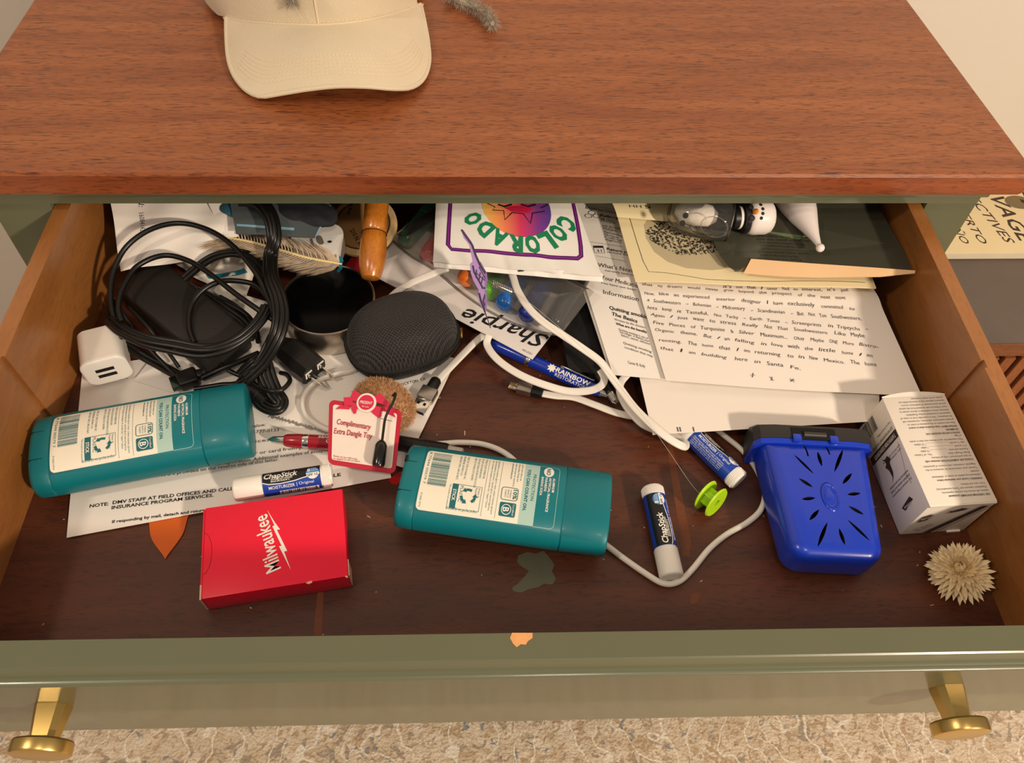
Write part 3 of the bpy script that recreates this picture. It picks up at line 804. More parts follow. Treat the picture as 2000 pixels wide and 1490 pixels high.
# ================================================================== guitar picks
def pick(name, label, tip, right, left, z, mat_):
    P = [at(*q, z) for q in (tip, right, left)]; ctl = []
    for i in range(3):
        a, b, d = P[i - 1], P[i], P[(i + 1) % 3]; c = sum(P) / 3; f = .10 if i == 0 else .2
        ctl += [b + (a - b) * f + (b - c) * -.02, b + (c - b) * .06, b + (d - b) * f + (b - c) * -.02]; m2 = (b + d) / 2; ctl.append(m2 + (m2 - c) * .22)
    pts = [q[:2] for q in spline(ctl, 5, True)]
    mb = MB(); mb.prism(WORLD, pts, z - .0010, z); tag(build(name, mb, mat_, angle=30), label, "guitar pick")


pick("guitar_pick", "orange guitar pick poking out from under the white letter", (322, 1095), (378, 990), (282, 1002), .0011, mat("orange_celluloid", (206, 92, 14), .3, var=.08))
pick("guitar_pick", "translucent red guitar pick under the red bordered gift tag", (798, 914), (757, 936), (776, 948), .0012, mat("red_celluloid", (168, 26, 30), .3, var=.08))

# ================================================================== white charger cube
fr = flat_frame(at(178, 757, .004), at(261, 735, .004), .004); w = .0335; dp = .0335; hh = .0285
t = thing("usb_charger", "white cube charger with two black USB slots", "charger", fr((w / 2, dp / 2, 0)))
fz = Fr(fr((0, dp, 0)), fr.ex, fr.ez, -fr.ey)
mb = MB(); mb.prism(fz, rrect(.0004, .0002, w - .0004, hh - .0002, .0075, 8), 0, dp - .0030); mb.prism(fz, rrect(.0012, .0010, w - .0012, hh - .0010, .0070, 8), -.0012, 0); build("body", mb, mat("white_frosted_plastic", (228, 222, 212), .3, var=.05, bump=(90, .25)), t)
mb = MB(); f9 = lambda z, i: [fz((x, y, z)) for x, y in rrect(i, i, w - i, hh - i, .0080, 8)]; mb.loft([f9(dp - .0030, .0002), f9(dp - .0028, 0), f9(dp - .0004, 0), f9(dp + .0003, .0006), f9(dp + .0006, .0016)]); build("face", mb, WHITE_PL, t)
for zz in (.0170, .0105):
    mb = MB(); mb.box(fr, (.0095, -.0008, zz - .0017), (.0230, .0008, zz + .0017)); s = build("usb_slot", mb, DARK, t, smooth=False)
    mb = MB(); [mb.box(fr, (.0112 + i * .003, -.0010, zz - .0002), (.0128 + i * .003, .0002, zz + .0010)) for i in range(4)]; build("contact", mb, BLACK_PL, s, smooth=False)

# ================================================================== power brick and the black cords
BR = [A3(.0233, .3082, 0), A3(.0543, .3406, 0), A3(.1374, .2613, 0), A3(.1084, .2321, 0)]
fr = flat_frame(BR[3], BR[0], .0045); wL, wS = .1150, .0440
fr = Fr(BR[3] + A3(0, 0, .0045), nrm(BR[0] - BR[3]), nrm(A3(-(BR[0] - BR[3])[1], (BR[0] - BR[3])[0], 0)) * -1, (0, 0, 1))
t = thing("power_adapter", "flat black laptop power adapter brick with its coiled black cords, plug and connectors", "power adapter", fr((wL / 2, wS / 2, 0)))
mb = MB(); mb.box(fr, (0, 0, 0), (wL, wS, .0275), .004, 3)
build("brick", mb, mat("matte_black_plastic", (34, 31, 29), .55, var=.08, bump=(400, .1)), t)
S = Surf(lambda x, y: fr((x, wS - y, .0275)), wL, wS, eps=.00015)
S = Surf.quad(fr((0, wS, .0275)), fr((0, 0, .0275)), fr((wL, wS, .0275)))
mb = MB(); S.text(mb, "MSIP", (298, 520), (335, 548), h=.006, pix=True, bold=-.01); build("embossed_lettering", mb, mat("satin_black_emboss", (24, 22, 21), .25), t, smooth=False)

CW_ = []   # thin single cords


def cord(pts, r=.0022, n=7): CW_.append((pxpath(pts, n), r))


def bundle(pts, offs, r=.0022, n=7, wob=.0012, seed=1):
    rnd = random.Random(seed); P = pxpath(pts, n); T = np.gradient(P, axis=0)
    for (a, b) in offs:
        ph = rnd.uniform(0, 6.28); Q = []
        for i, (p, q) in enumerate(zip(P, T)):
            q = nrm(q); s = nrm(np.cross((0, 0, 1), q)); k = i / len(P) * 6.28
            Q.append(p + s * (a + wob * math.sin(k * 1.3 + ph)) + A3(0, 0, b + wob * .5 * math.cos(k + ph)))
        CW_.append((np.array(Q), r))


cord([(240, 660, .030), (224, 625, .034), (216, 580, .040), (222, 530, .048), (246, 483, .056), (292, 449, .062), (347, 436, .064), (402, 447, .064), (450, 476, .062), (492, 522, .058), (519, 570, .052), (536, 625, .045), (530, 680, .035)])
cord([(238, 628, .036), (231, 600, .040), (240, 562, .044), (268, 520, .048), (318, 499, .049), (366, 508, .049), (412, 536, .048), (455, 570, .046), (500, 602, .044), (534, 625, .040)])
cord([(380, 670, .033), (370, 640, .034), (372, 602, .036), (390, 572, .040), (420, 553, .042), (455, 548, .042), (498, 556, .042), (520, 580, .04)])
bundle([(470, 392, .078), (505, 398, .078), (525, 425, .076), (533, 465, .068), (528, 500, .057), (531, 540, .057), (545, 580, .055), (549, 620, .050), (538, 660, .042), (512, 705, .028), (480, 738, .018)],
       [(-.004, 0), (-.0012, .002), (.0018, .002), (.0045, 0), (.0005, -.002)], seed=2)
bundle([(215, 625, .034), (240, 645, .036), (285, 664, .037), (340, 676, .037), (390, 686, .036), (430, 682, .037), (470, 662, .039), (505, 628, .042), (522, 598, .044)],
       [(-.0042, 0), (-.0016, .0016), (.0012, .0014), (.0040, 0)], seed=3, wob=.0009)
bundle([(360, 545, .030), (395, 515, .040), (425, 498, .046), (460, 493, .050), (490, 505, .050), (515, 535, .048), (530, 580, .044)], [(-.0022, 0), (.0008, .001), (.003, -.001)], seed=4, wob=.0006)
bundle([(365, 560, .024), (400, 575, .026), (440, 600, .028), (480, 625, .028), (500, 660, .028)], [(-.003, 0), (0, .001), (.003, 0)], seed=6, wob=.001)
cord([(430, 580, .022), (470, 605, .026), (498, 640, .03), (505, 668, .03)])
bundle([(212, 590, .020), (216, 640, .018), (240, 672, .014), (275, 698, .010), (310, 718, .0085), (345, 737, .0085)], [(0, 0), (.0034, .0012)], seed=7, wob=.0003)
cord([(236, 605, .030), (270, 655, .022), (300, 690, .016), (335, 725, .011), (360, 745, .010)], .0017)
cord([(250, 600, .0335), (290, 640, .0335), (330, 690, .022), (350, 718, .014)], .0015)
cord([(395, 738, .011), (430, 722, .014), (470, 705, .02), (505, 690, .027)], .0024)
cord([(380, 760, .009), (430, 752, .012), (470, 745, .016), (505, 700, .03), (528, 655, .04)], .0021)
cord([(400, 765, .0075), (450, 762, .010), (480, 745, .018), (500, 715, .026), (520, 680, .034)], .0021)
cord([(415, 700, .016), (450, 725, .012), (485, 740, .010), (500, 752, .010)], .0019)
# tied hank with its tie
bundle([(470, 735, .018), (495, 712, .026), (512, 705, .026), (522, 735, .020), (535, 765, .014), (548, 785, .010), (540, 797, .0085), (520, 792, .0085), (505, 775, .0090)],
       [(-.0045, 0), (-.0015, .001), (.0015, .001), (.0045, 0)], seed=9, wob=.0003)
cord([(508, 708, .022), (507, 738, .018), (512, 757, .018), (530, 764, .021), (552, 760, .021), (566, 744, .018), (560, 732, .012), (548, 728, .008)], .0019)
for pts, r in CW_:
    mb = MB(); mb.tube(pts, r, 9); build("cord", mb, BLACK_RUB, t, angle=80)

# three-pin plug with metal prongs
e0, e1 = at(562, 683, .015), at(613, 725, .012)
ax = nrm(e1 - e0); fr = Fr(e0, nrm(np.cross(ax, (0, 0, 1))), np.cross(nrm(np.cross(ax, (0, 0, 1))), ax) * -1, ax)
fr = Fr(e0, nrm(np.cross((0, 0, 1), ax)), nrm(np.cross(ax, np.cross((0, 0, 1), ax))), ax); Lp = np.linalg.norm(e1 - e0)
hx = lambda w, h, z: [fr((x * w, y * h, z)) for x, y in ((-1, -.45), (-.62, -1), (.62, -1), (1, -.45), (1, .3), (.55, 1), (-.55, 1), (-1, .3))]
mb = MB(); mb.loft([hx(.0065, .0050, -.010), hx(.0085, .0065, -.006), hx(.0118, .0100, .001), hx(.0125, .0110, Lp * .6), hx(.0120, .0108, Lp)])
pl = build("plug", mb, BLACK_PL, t, smooth=False)
mb = MB()
for s in (-1, 1): mb.box(fr, (s * .0062 - .0007, -.0038, Lp - .001), (s * .0062 + .0007, .0030, Lp + .0155), .0003)
build("prong", mb, CHROME, pl)
mb = MB(); mb.lathe(Fr(fr((0, -.0075, Lp)), fr.ex, fr.ey, fr.ez), [(.0022, -.001), (.0022, .013), (.0012, .0165)], 14); build("ground_pin", mb, CHROME, pl)
mb = MB()
for s in (-1, 1):
    mb.box(fr, (s * .0062 - .0012, .0032, Lp - .0005), (s * .0062 + .0042, .0048, Lp + .0006)); mb.box(fr, (s * .0062 - .0026, -.002, Lp - .0005), (s * .0062 - .0012, .0048, Lp + .0006))
build("prong_collar", mb, WHITE_PL, pl, smooth=False)
# rectangular connector
a, b = at(333, 752, .0095), at(400, 727, .0100); d = b - a; fr = flat_frame(a, b, .0095)
mb = MB(); mb.box(fr, (.0060, -.0075, -.0048), (.0215, .0075, .0048), .0022, 3); cn = build("connector", mb, BLACK_PL, t)
mb = MB(); mb.box(fr, (.0005, -.0062, -.0022), (.0065, .0062, .0022), .0006); build("metal_tip", mb, mat("dark_nickel", (74, 92, 84), .3, metal=1), cn)
mb = MB(); mb.lathe(axis_frame(fr((.0210, 0, 0)), fr.ex), [(.0048, 0), (.0044, .003)] + [(q, .003 + i * .0016) for i, q in enumerate([.0044, .0036] * 5)] + [(.0026, .021)], 16); build("strain_relief", mb, BLACK_PL, cn)
# barrel plug end lying beside the teal cap
a, b = at(478, 752, .010), at(524, 790, .009)
mb = MB(); mb.lathe(axis_frame(a, b - a), [(.0040, -.006), (.0058, 0), (.0060, .0045), (.0052, .005), (.0060, .0055), (.0060, .010), (.0052, .0105), (.0060, .011), (.0060, .0165), (.0052, .017), (.0058, .0175), (.0050, .0235), (.0030, .0245)], 20); build("connector", mb, BLACK_PL, t)

# ================================================================== round tin with black glass
c = at(640, 583, .031); fr = Fr(A3(c[0], c[1], .0042)); R = .0386; hh = .0268
t = thing("round_tin", "round steel tin with glossy black top behind the mesh case", "tin", fr.o)
mb = MB(); mb.lathe(fr, [(R - .0015, 0), (R, .001), (R, hh - .0006), (R - .0004, hh), (R - .0016, hh), (R - .0018, hh - .0006), (R - .0020, hh - .002)], 64); build("body", mb, STEEL, t)
mb = MB(); mb.lathe(fr, [(R - .0018, hh - .004), (R - .0018, hh - .0014), (R - .0026, hh - .0010), (.0005, hh - .0010)], 64); build("black_top", mb, mat("black_glass", (6, 6, 7), .22, spec=.12, var=.1), t)
S = Surf(lambda x, y: fr((x, y, hh - .0010)), .01, .01); mb = MB(); S.text(mb, "Pixel", (603, 527), (621, 523), h=.0030, pix=True); build("lettering", mb, mat("dim_grey_ink", (44, 42, 40), .4), t, smooth=False)

# ================================================================== black mesh case
def mesh_fabric():
    m = mat("black_mesh_fabric", (32, 30, 29), .6, var=.1, sheen=.1); N = m.node_tree.nodes; L = m.node_tree.links; b = N["Principled BSDF"]
    tc = N.new("ShaderNodeTexCoord"); mp = N.new("ShaderNodeMapping"); mp.inputs["Rotation"].default_value = (0, 0, .55); mp.inputs["Scale"].default_value = (470, 560, 470); L.new(tc.outputs["Object"], mp.inputs[0])
    v = N.new("ShaderNodeTexVoronoi"); v.inputs["Scale"].default_value = 1; v.inputs["Randomness"].default_value = .12; v.voronoi_dimensions = '2D'; L.new(mp.outputs[0], v.inputs["Vector"])
    r = N.new("ShaderNodeValToRGB"); r.color_ramp.elements[0].position = .25; r.color_ramp.elements[1].position = .5; L.new(v.outputs["Distance"], r.inputs[0])
    bp = N.new("ShaderNodeBump"); bp.inputs["Strength"].default_value = .9; bp.inputs["Distance"].default_value = .0008; L.new(r.outputs[0], bp.inputs["Height"]); L.new(bp.outputs["Normal"], b.inputs["Normal"])
    mx = N.new("ShaderNodeMix"); mx.data_type = 'RGBA'; L.new(r.outputs[0], mx.inputs[0]); mx.inputs[6].default_value = srgb(12, 11, 10); mx.inputs[7].default_value = srgb(52, 49, 47); L.new(mx.outputs[2], b.inputs["Base Color"])
    return m


a, b = at(677, 692, .02), at(892, 628, .02); cc = (a + b) / 2; fr0 = flat_frame(cc, b, .0205); RX, RY = np.linalg.norm(b - a) / 2 * .99, .0352
t = thing("mesh_case", "rounded black mesh zip case in the middle of the clutter", "case", A3(cc[0], cc[1], .0042))


def se(k, z, n=64, ex=2.5):
    out = []
    for i in range(n):
        q = 2 * math.pi * i / n; x, y = math.cos(q), math.sin(q)
        out.append(fr0((k * RX * math.copysign(abs(x) ** (2 / ex), x), k * RY * math.copysign(abs(y) ** (2 / ex), y), z)))
    return out


TOPH = .031
mb = MB(); mb.loft([se(.955 * max(math.cos(q), .02) ** .62, .0015 + TOPH * math.sin(q) ** .95, ex=2.5 - .3 * math.sin(q)) for q in np.linspace(0, math.pi / 2, 16)]); build("upper_shell", mb, mesh_fabric(), t)
mb = MB(); mb.loft([se(.60, -.0155), se(.86, -.0140), se(.95, -.008), se(.965, -.003)]); build("lower_shell", mb, BLACK_PL, t)
mb = MB(); mb.loft([se(.95, -.0042), se(.995, -.0036), se(1.0, -.0006), se(.985, -.0002), se(.985, .0002), se(1.0, .0006), se(.995, .0034), se(.95, .0040)]); build("zip_band", mb, mat("black_zip_tape", (26, 25, 24), .7, bump=(900, .5), var=.1), t)
mb = MB(); n = 150; R1 = se(1.004, 0, n)
for i in range(n):
    p = R1[i]; q = R1[(i + 1) % n]; f2 = flat_frame(p, q, fr0.o[2]); l = np.linalg.norm(q - p); mb.box(f2, (0, -.0004, -.0009), (l * .5, .0006, .0009))
build("zip_teeth", mb, BLACK_PL, t, smooth=False)
mb = MB(); p = at(899, 648, .018); mb.box(Fr(p), (-.001, -.006, -.001), (.002, .004, .001), .0005); build("zip_pull", mb, BRASS, t)

# ================================================================== blue vented case
BLUE = mat("glossy_blue_plastic", (22, 58, 190), .28, var=.04, coat=.3, bump=(60, .06))
zt = .034
TL_, TR_, BR_, BL_ = at(1502, 872, zt), at(1680, 848, zt), at(1722, 1072, zt), at(1560, 1096, zt)
ey = nrm((TL_ + TR_) / 2 - (BL_ + BR_) / 2); ey[2] = 0; ey = nrm(ey); ex = A3(ey[1], -ey[0], 0); cc = (TL_ + TR_ + BR_ + BL_) / 4
Hc = np.linalg.norm((TL_ + TR_) / 2 - (BL_ + BR_) / 2); Wt = np.linalg.norm(TR_ - TL_); Wbm = np.linalg.norm(BR_ - BL_)
fr = Fr(A3(cc[0], cc[1], .0005), ex, ey, (0, 0, 1))
t = thing("vented_case", "blue plastic case with slotted sunburst vents and black hinged lid", "case", fr.o)


def brick_rings(wb, wt, h0, h1, z0, z1, r):
    """rounded block: outline tapers from wb (front) to wt (back)"""
    rings = []
    for dz, ins in ((0, r * .75), (r * .25, r * .30), (r * .7, r * .04), (r, 0)): rings.append((z0 + dz, ins))
    for dz, ins in ((r, 0), (r * .62, r * .06), (r * .28, r * .28), (r * .08, r * .62), (0, r * 1.0)): rings.append((z1 - dz, ins))
    out = []
    for z, ins in rings:
        pts = []
        for x0, y0 in rrect(-1, -1, 1, 1, .0001, 0) if False else []: pass
        cr = .013
        for cx, cy, a0 in ((1, -1, -90), (1, 1, 0), (-1, 1, 90), (-1, -1, 180)):
            for i in range(9):
                a = math.radians(a0 + 90 * i / 8); w = (wb if cy < 0 else wt) / 2; h = h0 if cy < 0 else h1; c_ = cr if cy < 0 else .004
                pts.append(fr((cx * (w - c_) + (c_ - ins * (1 if c_ > ins else c_ / max(ins, 1e-6) * .9)) * math.cos(a) - (0 if c_ > ins else cx * (ins - c_)), h + (-cy) * c_ * 1 + (c_ - min(ins, c_ * .9)) * math.sin(a) - (0 if c_ > ins else cy * (ins - c_)), z)))
        out.append(pts)
    return out


mb = MB(); mb.loft(brick_rings(Wbm + .006, Wt + .006, -Hc / 2 - .003, Hc / 2 - .001, 0, zt, .010))
S = Surf(lambda x, y: fr((x, y, zt)), .01, .01)
slots = [((298, 408), (418, 525), 13), ((437, 392), (463, 480), 17), ((587, 377), (535, 513), 16), ((327, 548), (410, 600), 17), ((637, 518), (583, 582), 17), ((345, 670), (425, 662), 17), ((610, 643), (688, 635), 17), ((447, 730), (390, 793), 17), ((617, 710), (707, 760), 17), ((495, 803), (438, 948), 16), ((562, 838), (597, 938), 17), ((610, 787), (745, 915), 14)]
cut = MB()
for a, b, w in slots:
    p, q = S.xy(1450 + a[0] / 2.98, 750 + a[1] / 2.98), S.xy(1450 + b[0] / 2.98, 750 + b[1] / 2.98); d = q - p; L_ = np.linalg.norm(d); d /= L_; o_ = A3(-d[1], d[0]); w2 = w / 2.98 * .00038 * .62
    pl_ = [p + d * L_ * s + o_ * w2 * math.sin(math.pi * s) ** .8 for s in np.linspace(0, 1, 9)] + [p + d * L_ * s - o_ * w2 * math.sin(math.pi * s) ** .8 for s in np.linspace(1, 0, 9)[1:-1]]
    cut.prism(fr, pl_, zt - .008, zt + .003)
for a, b in (((358, 330), (383, 420)), ((478, 310), (508, 410))):
    p, q = S.xy(1450 + a[0] / 2.98, 750 + a[1] / 2.98), S.xy(1450 + b[0] / 2.98, 750 + b[1] / 2.98); d = nrm(q - p); o_ = A3(-d[1], d[0]) * .0006
    cut.prism(fr, [p + o_, q + o_, q - o_, p - o_], zt - .006, zt + .003)
body = build("body", mb, [BLUE, DARK], t, angle=50)
cutter = build("vent_cutter", cut, [BLUE, DARK], t, smooth=False)
for p_ in cutter.data.polygons: p_.material_index = 1  # cut faces coloured black, as the shade of a hollow inside
md = body.modifiers.new("vents", 'BOOLEAN'); md.object = cutter; md.solver = 'EXACT'
dg = bpy.context.evaluated_depsgraph_get(); dg.update(); nm = bpy.data.meshes.new_from_object(body.evaluated_get(dg)); body.modifiers.clear(); body.data = nm
bpy.data.objects.remove(cutter)
for p_ in body.data.polygons:
    if p_.normal.z > .98: p_.use_smooth = False
body.data.set_sharp_from_angle(angle=math.radians(28))
p = S.xy(1450 + 510 / 2.98, 750 + 655 / 2.98); f2 = Fr(fr((p[0], p[1], zt)), ex, ey, (0, 0, 1))
mb = MB(); mb.lathe(f2, [(.0090, -.001), (.0090, .0000), (.0083, .0008), (.0073, .0010), (.0066, .0004), (.0052, .0001), (.0040, .0009), (.0005, .0010)], 40, sx=.72, sy=1.28); build("oval_boss", mb, BLUE, t)
# lid at the far end
mb = MB(); Wl = Wt + .016; yb = Hc / 2
prof = lambda y, z0, z1: [fr((x, y + dy, z)) for x, dy, z in [(-Wl / 2, 0, z0), (Wl / 2, 0, z0), (Wl / 2, 0, z1 - .006), (Wl / 2 - .004, 0, z1 - .0015), (Wl / 2 - .016, 0, z1), (-Wl / 2 + .016, 0, z1), (-Wl / 2 + .004, 0, z1 - .0015), (-Wl / 2, 0, z1 - .006)]]
mb.loft([prof(yb, .001, zt + .001), prof(yb + .0045, .0005, zt + .002), prof(yb + .011, .0012, zt + .0015), prof(yb + .0145, .004, zt - .004)]); build("lid", mb, mat("dark_grey_lid_plastic", (44, 42, 42), .45, var=.08), t, angle=30)
mb = MB(); mb.loft([prof(yb - .0040, .002, zt - .0005), prof(yb - .0002, .0012, zt + .0006)]); build("flange", mb, BLUE, t, angle=30)
mb = MB(); mb.box(fr, (-.0175, yb - .001, zt + .0008), (.0150, yb + .0085, zt + .0026)); hg = build("hinge_recess", mb, DARK, t, smooth=False)
mb = MB(); mb.lathe(axis_frame(fr((-.0090, yb + .003, zt + .0022)), ex), [(.0022, 0), (.0022, .0165)], 18); build("hinge", mb, mat("dark_grey_hinge", (58, 54, 52), .45), t)
mb = MB()
for x in (-.0175, .0100): mb.box(fr, (x, yb - .0035, zt - .001), (x + .0065, yb + .0030, zt + .0032), .0008)
build("hinge_tab", mb, BLUE, t)

# ================================================================== dewormer box
zt = .047
c = [at(1720, 777, zt), at(1848, 772, zt), at(1948, 978, zt), at(1816, 990, zt)]
ey = nrm((c[0] + c[1] - c[2] - c[3])); ex = A3(ey[1], -ey[0], 0); cc = sum(c) / 4; Hb = np.linalg.norm(c[0] + c[1] - c[2] - c[3]) / 2; Wb = .050
fr = Fr(A3(cc[0], cc[1], .0004), ex, ey, (0, 0, 1))
CARD = mat("white_carton", (236, 228, 216), .45, var=.03)
t = thing("medicine_box", "white medicine carton covered in brown and grey print standing by the right wall", "box", fr.o)
t['label'] = "white medicine carton with upside down print beside the dried flower"
mb = MB(); mb.box(fr, (-Wb / 2, -Hb / 2, 0), (Wb / 2, Hb / 2, zt), .0007); build("carton", mb, CARD, t)
mb = MB(); mb.grid(lambda u, v: fr((-Wb / 2 + u * Wb, Hb / 2 + v * .004 * (1 - (2 * u - 1) ** 2 * .8), zt - .0003 + .0006 * v)), 12, 3, .0005); build("tuck_flap", mb, CARD, t)
mb = MB(); mb.box(fr, (-Wb / 2 + .0005, -Hb / 2 - .0007, zt - .0022), (Wb / 2 - .0005, -Hb / 2 + .0002, zt - .0006)); build("end_flap", mb, CARD, t, smooth=False); mb = MB(); mb.box(fr, (Wb / 2 - .014, -Hb / 2 - .0012, .0006), (Wb / 2 - .004, -Hb / 2, .0022)); build("end_flap", mb, CARD, t, smooth=False)
S = Surf.quad(fr((Wb / 2, -Hb / 2, zt)), fr((-Wb / 2, -Hb / 2, zt)), fr((Wb / 2, -Hb / 2, zt)) + (0, 0, 0) + ey * Hb * 1.0)
S = Surf(lambda x, y: fr((Wb / 2 - x, -Hb / 2 + y, zt)), Wb, Hb, eps=-.00012)
BR_INK = mat("grey_brown_ink", (84, 76, 72), .6); DB_INK = mat("dark_brown_band", (66, 50, 40), .55)
lines = ["*USES: TAPEWORM DEWORMER (praziquantel", "tablets) will remove the common tapeworms,", "(Dipylidium caninum and Taenia taeniaeformis)", "from cats and kittens.", "", "*WARNING: Consult your veterinarian before", "administering tablets to weak or debilitated", "animals.", "Consult your veterinarian for assistance in the", "diagnosis, treatment, and control of parasitism.", "", "*DOSAGE AND ADMINISTRATION: Administer orally", "to cats and kittens* only as follows:", "Body Weight (lbs)                    No. of Tablets", "4 pounds and under ______________ 1/2 tablet", "5-11 pounds _____________________ 1 tablet", "over 11 pounds __________________ 1 1/2 tablets", "*Not intended for use in kittens less than 6 weeks", "of age.", "*FASTING IS NEITHER NECESSARY NOR", "*RECOMMENDED.", "*RETREATMENT: Steps should be taken to control", "fleas and rodents on the premises in order to", "prevent reinfection; otherwise, retreatment will", "be necessary. This is especially true in cases of", "tapeworms transmitted by fleas (Dipylidium", "caninum) where reinfection is almost certain to", "occur if fleas are not removed from the animal", "and its environment. If reinfection occurs,", "tapeworm segments may be observed within one", "month of the initial treatment."]
mk = MB()
# the print runs upside down: seen from the front its baseline goes from right to left
S2 = Surf(lambda x, y: fr((Wb / 2 - x, Hb / 2 * -1 + y, zt)), Wb, Hb)
S2.normal = lambda x, y, h=0: A3(0, 0, 1)


def flip_text(Sf, mbx, s, x, y, w, h, bold=0.0):
    V, F = text2d(s, 0, bold); x0, x1 = V[:, 0].min(), V[:, 0].max(); sx = w / (x1 - x0)
    # rotate by 180 degrees in box coordinates
    mbx.add([fr((Wb / 2 - x - (p[0] - x0) * sx, -Hb / 2 + y - p[1] * h / .7, zt + .00012)) for p in V], F)


yy = .0068
for s in lines:
    if s:
        bo = .02 if s[0] == '*' and s[1].isupper() and s[1] != 'N' else 0.0; s_ = s[1:] if bo else s
        flip_text(S2, mk, s_, .0030, yy, min(.00082 * len(s_), .0440), .00155, bo)
    yy += .00283 if s else .0012
build("lettering", mk, BR_INK, t, smooth=False)
# left face
SL = Surf(lambda x, y: fr((-Wb / 2, Hb / 2 - x, y)), Hb, zt); SL.normal = lambda x, y, h=0: -ex
mk = MB(); md_ = MB()
# print on this side is turned a quarter: lines run from the upper edge down
DD = -math.pi / 2
SL.rect(md_, .0270, .002, .0335, zt - .0005)
for i, (s, w_) in enumerate((("(praziquantel tablets)", .034), ("Keep out of reach of children.", .022))): SL.text(mk, s, (.0235 - .0045 * i, zt - .003), width=w_, h=.0026 - .0010 * i, ang=DD, k=2)
for i, s in enumerate(("READ PRODUCT INSERT BEFORE", "USING THIS PRODUCT")): SL.text(mk, s, (.0385 - .0026 * i * -1, zt - .003), width=.028 - .006 * i, h=.0014, ang=DD, k=2)
for i, s in enumerate(("For removal of tapeworms", "(Dipylidium caninum and Taenia", "taeniaeformis) from cats and kittens.")): SL.text(mk, s, (.0640 - .0030 * i, zt - .006), width=.030, h=.0017, ang=DD, k=2, bold=.01)
SL.barcode(mk, (.0025, zt - .020), (0, -1), (1, 0), .0230, .0120, 30, 12, k=2)
SL.line(mk, [(.036, zt - .004), (.046, zt - .006), (.060, zt - .010), (.068, zt - .008)], .0003, 2)
cat_ = [(.036, .016), (.038, .020), (.037, .024), (.041, .027), (.043, .024), (.050, .0235), (.053, .022), (.057, .0175), (.053, .0205), (.047, .0195), (.043, .0165), (.0415, .0195), (.039, .019)]
SL.poly(md_, cat_, 2)
build("print", mk, BR_INK, t, smooth=False)
SL.poly(md_, [(.0740, .030), (.0775, .033), (.0800, .019), (.0765, .016)], 2)
build("brown_band", md_, DB_INK, t, smooth=False)
mw = MB(); SL.text(mw, "Elanco", (.0780, .0302), (.0772, .0195), h=.0024, k=4, bold=.01); SL.text(mw, "TAPEWORM DEWORMER", (.0290, zt - .003), width=.036, h=.0032, ang=DD, k=3, bold=.02); build("lettering", mw, CARD, t, smooth=False)
# near end
SE = Surf(lambda x, y: fr((-Wb / 2 + x, -Hb / 2 - .0008, y)), Wb, zt); mk = MB()
SE.poly(mk, [(.0405, zt - .004), (.0455, zt - .004), (.0215, .002), (.0165, .002)]); SE.poly(mk, [(.0480, zt - .004), (.0488, zt - .004), (.0260, .002), (.0252, .002)])
SE.poly(mk, [(.0035, .0300), (.0095, .0345), (.0085, .0255), (.0025, .0215)])
SE.poly(mk, [(.0175, .0385), (.0215, .0375), (.0270, .0415), (.0310, .0405), (.0330, .0420), (.0300, .0385), (.0255, .0365), (.0210, .0350), (.0170, .0345), (.0205, .0365)])
for i, s in enumerate(("23 tablets", "18.2 mg each")): SE.text(mk, s, (.0105 - .003 * i, .0060 + i * .0015), width=.013, h=.0020, ang=.9)
build("brown_band", mk, DB_INK, t, smooth=False)
mw = MB(); SE.text(mw, "Elanco", (.0042, .0262), (.0085, .0302), h=.0020, k=3); build("lettering", mw, CARD, t, smooth=False)

# ================================================================== lime bobbin with clear line
LIME = mat("lime_green_plastic", (178, 224, 30), .35, var=.04)
c0 = at(1389, 974, .0136); axd = nrm(A3(.62, -.74, .18)); R = .0122; fr = axis_frame(c0 - axd * .0052, axd)
t = thing("bobbin", "lime green plastic bobbin standing on its rims", "bobbin", A3(c0[0], c0[1], 0))
for z in (0, .0096):
    mb = MB(); mb.lathe(fr, [(.0034, z - .0007), (R - .0008, z - .0007), (R, z), (R - .0008, z + .0011), (.0034, z + .0011)], 44, cap=False); mb.lathe(fr, [(.0034, z + .0011), (.0034, z - .0007)], 44, cap=False); build("flange", mb, LIME, t)
mb = MB(); mb.lathe(fr, [(.0034, .0), (.0048, .0005), (.0048, .0100), (.0034, .0105), (.0026, .0105), (.0026, .0)], 30, cap=False); hub = build("hub", mb, LIME, t)
mb = MB()
for k in range(6):
    q = k * math.pi / 3; mb.box(Fr(fr((0, 0, 0)), fr.ex * math.cos(q) + fr.ey * math.sin(q), -fr.ex * math.sin(q) + fr.ey * math.cos(q), fr.ez), (.004, -.0006, .0008), (.0075, .0006, .0098))
build("rib", mb, LIME, t, smooth=False)
mb = MB(); mb.tube(spline([fr((-.0045, .003, .004)), at(1352, 948, .013), at(1300, 872, .022), at(1268, 828, .030), at(1180, 720, .046), at(1060, 612, .066), at(1000, 568, .072)], 6), .00014, 5); build("line", mb, clear_mat("nylon_line", (235, 230, 220), .6, .9), t)

